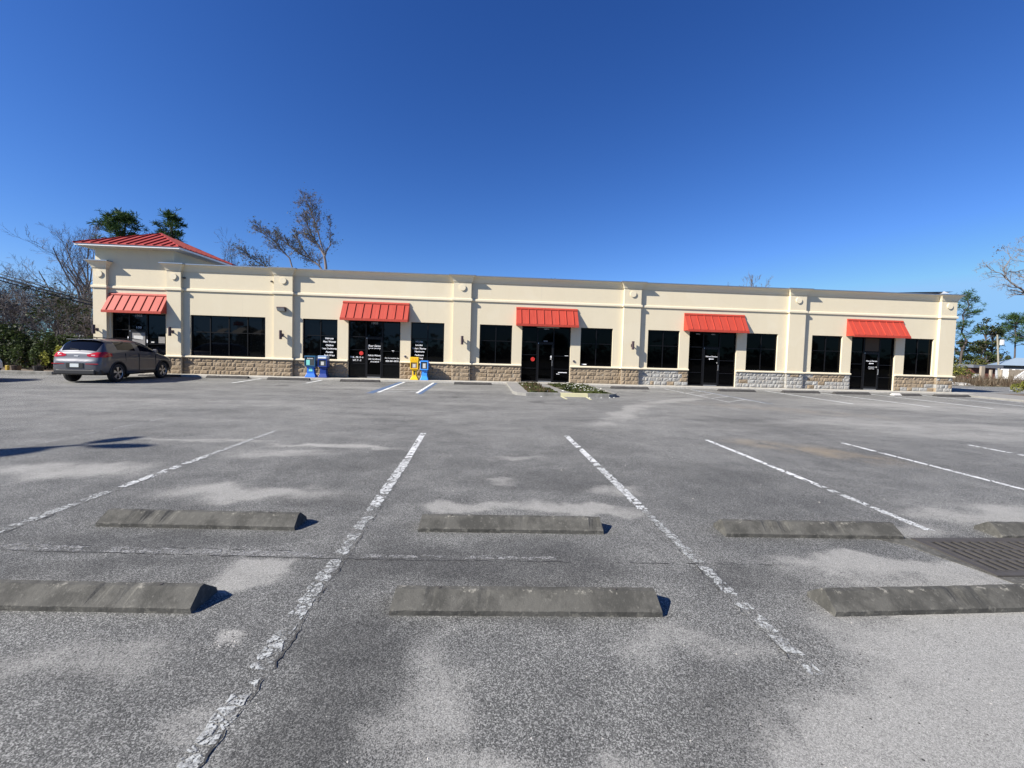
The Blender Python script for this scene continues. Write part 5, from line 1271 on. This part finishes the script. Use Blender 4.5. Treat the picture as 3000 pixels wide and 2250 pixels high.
# ------------------------------------------------------------------ parking-lot light whose shadow falls at the left
SUN = Vector((-2.2,-1.0,1.72)).normalized()
hz=7.2; hx,hy = -6.15-2.2/1.72*hz, 6.85-1.0/1.72*hz
e=empty('lot_light',(hx,hy,0),0,'lot light beyond the left frame edge casting a three-lobed shadow on the asphalt','lot light')
m=MB(); m.tube([(0,0,0),(0,0,hz)],[.07,.05],10); m.build('pole', M['bronze'], e)
m=MB()
for (dx,dy) in ((.34,.62),(.95,.02),(-.72,-.72)): m.tube([(0,0,hz),(dx*.4,dy*.4,hz)],.03,6)
m.build('arm', M['bronze'], e)
for (dx,dy) in ((.36,.64),(.98,.02),(-.75,-.75)):
    m=MB(); d=Vector((dx,dy)); L=d.length; d.normalize(); n=Vector((-d.y,d.x)); P=[]
    for k in range(16):
        t=2*math.pi*k/16; q=d*(L*.68+L*.42*math.cos(t))+n*((.30 if dx<0 else .15)*math.sin(t)); P.append((q.x,q.y))
    m.prism(P,hz-.06,hz+.03); m.build('lamp_head', M['bronze'], e)
# across the road behind the camera: what the glass reflects
b=MB(); R=random.Random(301)
for k in range(9000): leaf(b,(R.uniform(-150,150),-54+R.gauss(0,2.5),abs(R.gauss(0,1.7))),R.uniform(.8,1.6),R,0,.9,.7)
b.build('added_far_hedge', M['darkleaf'], kind='stuff')  # unseen hedge, added to darken what the glass mirrors
RB='trees across the road, mirrored in the shop glass'
for i,(x,y,h) in enumerate(((-62,-34,6.5),(-22,-38,7.5),(14,-40,6.0),(40,-36,7.0),(64,-38,6.0),(-44,-40,5.2))):
    R=random.Random(200+i); e=empty('roadside_tree',(x,y,0),0,'dark tree across the road, mirrored in the glass %s'%['left of the first door','of the four-part window','of the third entrance','of the fourth entrance','of the last window','behind the first entrance'][i],'tree',RB)
    m=MB(); m.tube([(0,0,0),(0,0,h*.7)],[.2,.08],7); m.build('trunk', M['barkdark'], e); m=MB()
    for k in range(1500):
        d=Vector((R.gauss(0,1),R.gauss(0,1),R.gauss(0,1))).normalized()*R.random()**.4; leaf(m,(d.x*h*.45,d.y*h*.45,h*.62+d.z*h*.36),.5,R,0,.9)
    m.build('crown', M['darkleaf'], e)
for i,x in enumerate((-36,-30,6,28)):
    m=MB(); m.tube([(0,0,0),(0,0,9)],[.16,.11],7); m.box(-1.1,1.1,-.06,.06,8,8.15); o=m.build('roadside_pole', M['barkdark'], None, label='roadside pole mirrored in the glass, %s'%['leftmost of four','second of four','third of four','rightmost of four'][i], cat='utility pole', group='roadside poles'); o.location=(x,-28,0)
for i,(x0,x1) in enumerate(((-47.3,-45.5),(-44.2,-42.3),(-41.0,-39.3))):
    e=empty('market_canopy',((x0+x1)/2,-35,0),0,'tan canopy across the road, mirrored in the %s pane of the four-part window'%['second','third','fourth'][i],'canopy','canopies across the road')
    w=(x1-x0)/2; m=MB(); m.v=[(-w,1.2,3.5),(w,1.2,3.5),(w*.8,-1.2,4.5),(-w,-1.2,4.5),(-w,1.2,3.45),(w,1.2,3.45),(w*.8,-1.2,4.45),(-w,-1.2,4.45)]; m.f=[(0,1,2,3),(7,6,5,4),(0,4,5,1),(1,5,6,2),(2,6,7,3),(3,7,4,0)]; m.m=[0]*6; m.build('roof', simple('canvas',(.75,.68,.55),.8), e)
    for (px,py,pz) in ((-w+.05,1.1,3.45),(w-.05,1.1,3.45),(-w+.05,-1.1,4.4),(w*.8-.05,-1.1,4.4)):
        m=MB(); m.tube([(px,py,0),(px,py,pz)],.04,6); m.build('leg', M['steel'], e)
e=empty('roadside_sign',(-45.2,-38,0),0,'red sign across the road, mirrored high in the four-part window','sign')
m=MB(); m.box(-.9,.9,-.1,.1,5.0,5.7); m.build('panel', M['redcloth'], e); m=MB(); m.tube([(0,0,0),(0,0,5)],.08,8); m.build('pole', M['bronze'], e)
# ------------------------------------------------------------------ camera, sun, sky
f,cx,cy = 1250.88,1500.,1085.97; pit,rol,yaw = rad(2.4474),rad(1.6361),rad(3.8212)
fw=Vector((math.sin(yaw)*math.cos(pit),math.cos(yaw)*math.cos(pit),-math.sin(pit))); rt=Vector((math.cos(yaw),-math.sin(yaw),0)); up=rt.cross(fw)
rt2=rt*math.cos(rol)+up*math.sin(rol); up2=up*math.cos(rol)-rt*math.sin(rol)
cam=bpy.data.objects.new('camera',bpy.data.cameras.new('camera')); C.objects.link(cam)
cam.matrix_world=Matrix(((rt2.x,up2.x,-fw.x,0),(rt2.y,up2.y,-fw.y,0),(rt2.z,up2.z,-fw.z,1.6),(0,0,0,1)))
cam.data.sensor_width=36; cam.data.lens=f/3000*36; cam.data.shift_y=(cy-1125)/3000; cam.data.clip_end=2000; cam.data.clip_start=.05
S.camera=cam
sl=bpy.data.lights.new('sun','SUN'); sl.energy=5.0; sl.angle=rad(.53); sl.color=(1,.945,.86)
so=bpy.data.objects.new('sun',sl); C.objects.link(so); so.rotation_euler=SUN.to_track_quat('Z','Y').to_euler(); so.location=(-20,-10,30)
w=bpy.data.worlds.new('World'); S.world=w; w.use_nodes=True; nt=w.node_tree
bg=nt.nodes['Background']; sky=nt.nodes.new('ShaderNodeTexSky'); sky.sky_type='NISHITA'; sky.sun_disc=False
sky.sun_elevation=math.asin(SUN.z); sky.sun_rotation=math.atan2(SUN.x,SUN.y) % (2*math.pi)
sky.air_density=1.0; sky.dust_density=.15; sky.ozone_density=4.0; sky.altitude=0
EXPO=.94; STR=.062
sp=nt.nodes.new('ShaderNodeSeparateColor'); cb=nt.nodes.new('ShaderNodeCombineColor'); nt.links.new(sky.outputs[0],sp.inputs[0])
for ch,(k,a,g,A) in enumerate(((.0591,.100,1.5,.088),(.0820,.27,1.28,.29),(.1067,.565,1.12,.76))):   # deepen the blue of the clear winter sky
    m1=nt.nodes.new('ShaderNodeMath'); m1.operation='MULTIPLY'; m1.inputs[1].default_value=k/a; nt.links.new(sp.outputs[ch],m1.inputs[0])
    m2=nt.nodes.new('ShaderNodeMath'); m2.operation='POWER'; m2.inputs[1].default_value=g; nt.links.new(m1.outputs[0],m2.inputs[0])
    m3=nt.nodes.new('ShaderNodeMath'); m3.operation='MULTIPLY'; m3.inputs[1].default_value=A/(STR*2**EXPO); nt.links.new(m2.outputs[0],m3.inputs[0])
    m4=nt.nodes.new('ShaderNodeMath'); m4.operation='MINIMUM'; m4.inputs[1].default_value=(.30,.58,.96)[ch]/(STR*2**EXPO); nt.links.new(m3.outputs[0],m4.inputs[0])
    nt.links.new(m4.outputs[0],cb.inputs[ch])
nt.links.new(cb.outputs[0],bg.inputs['Color']); bg.inputs['Strength'].default_value=STR
S.view_settings.view_transform='Standard'; S.view_settings.look='None'; S.view_settings.exposure=EXPO; S.view_settings.gamma=1
S.render.engine='CYCLES'
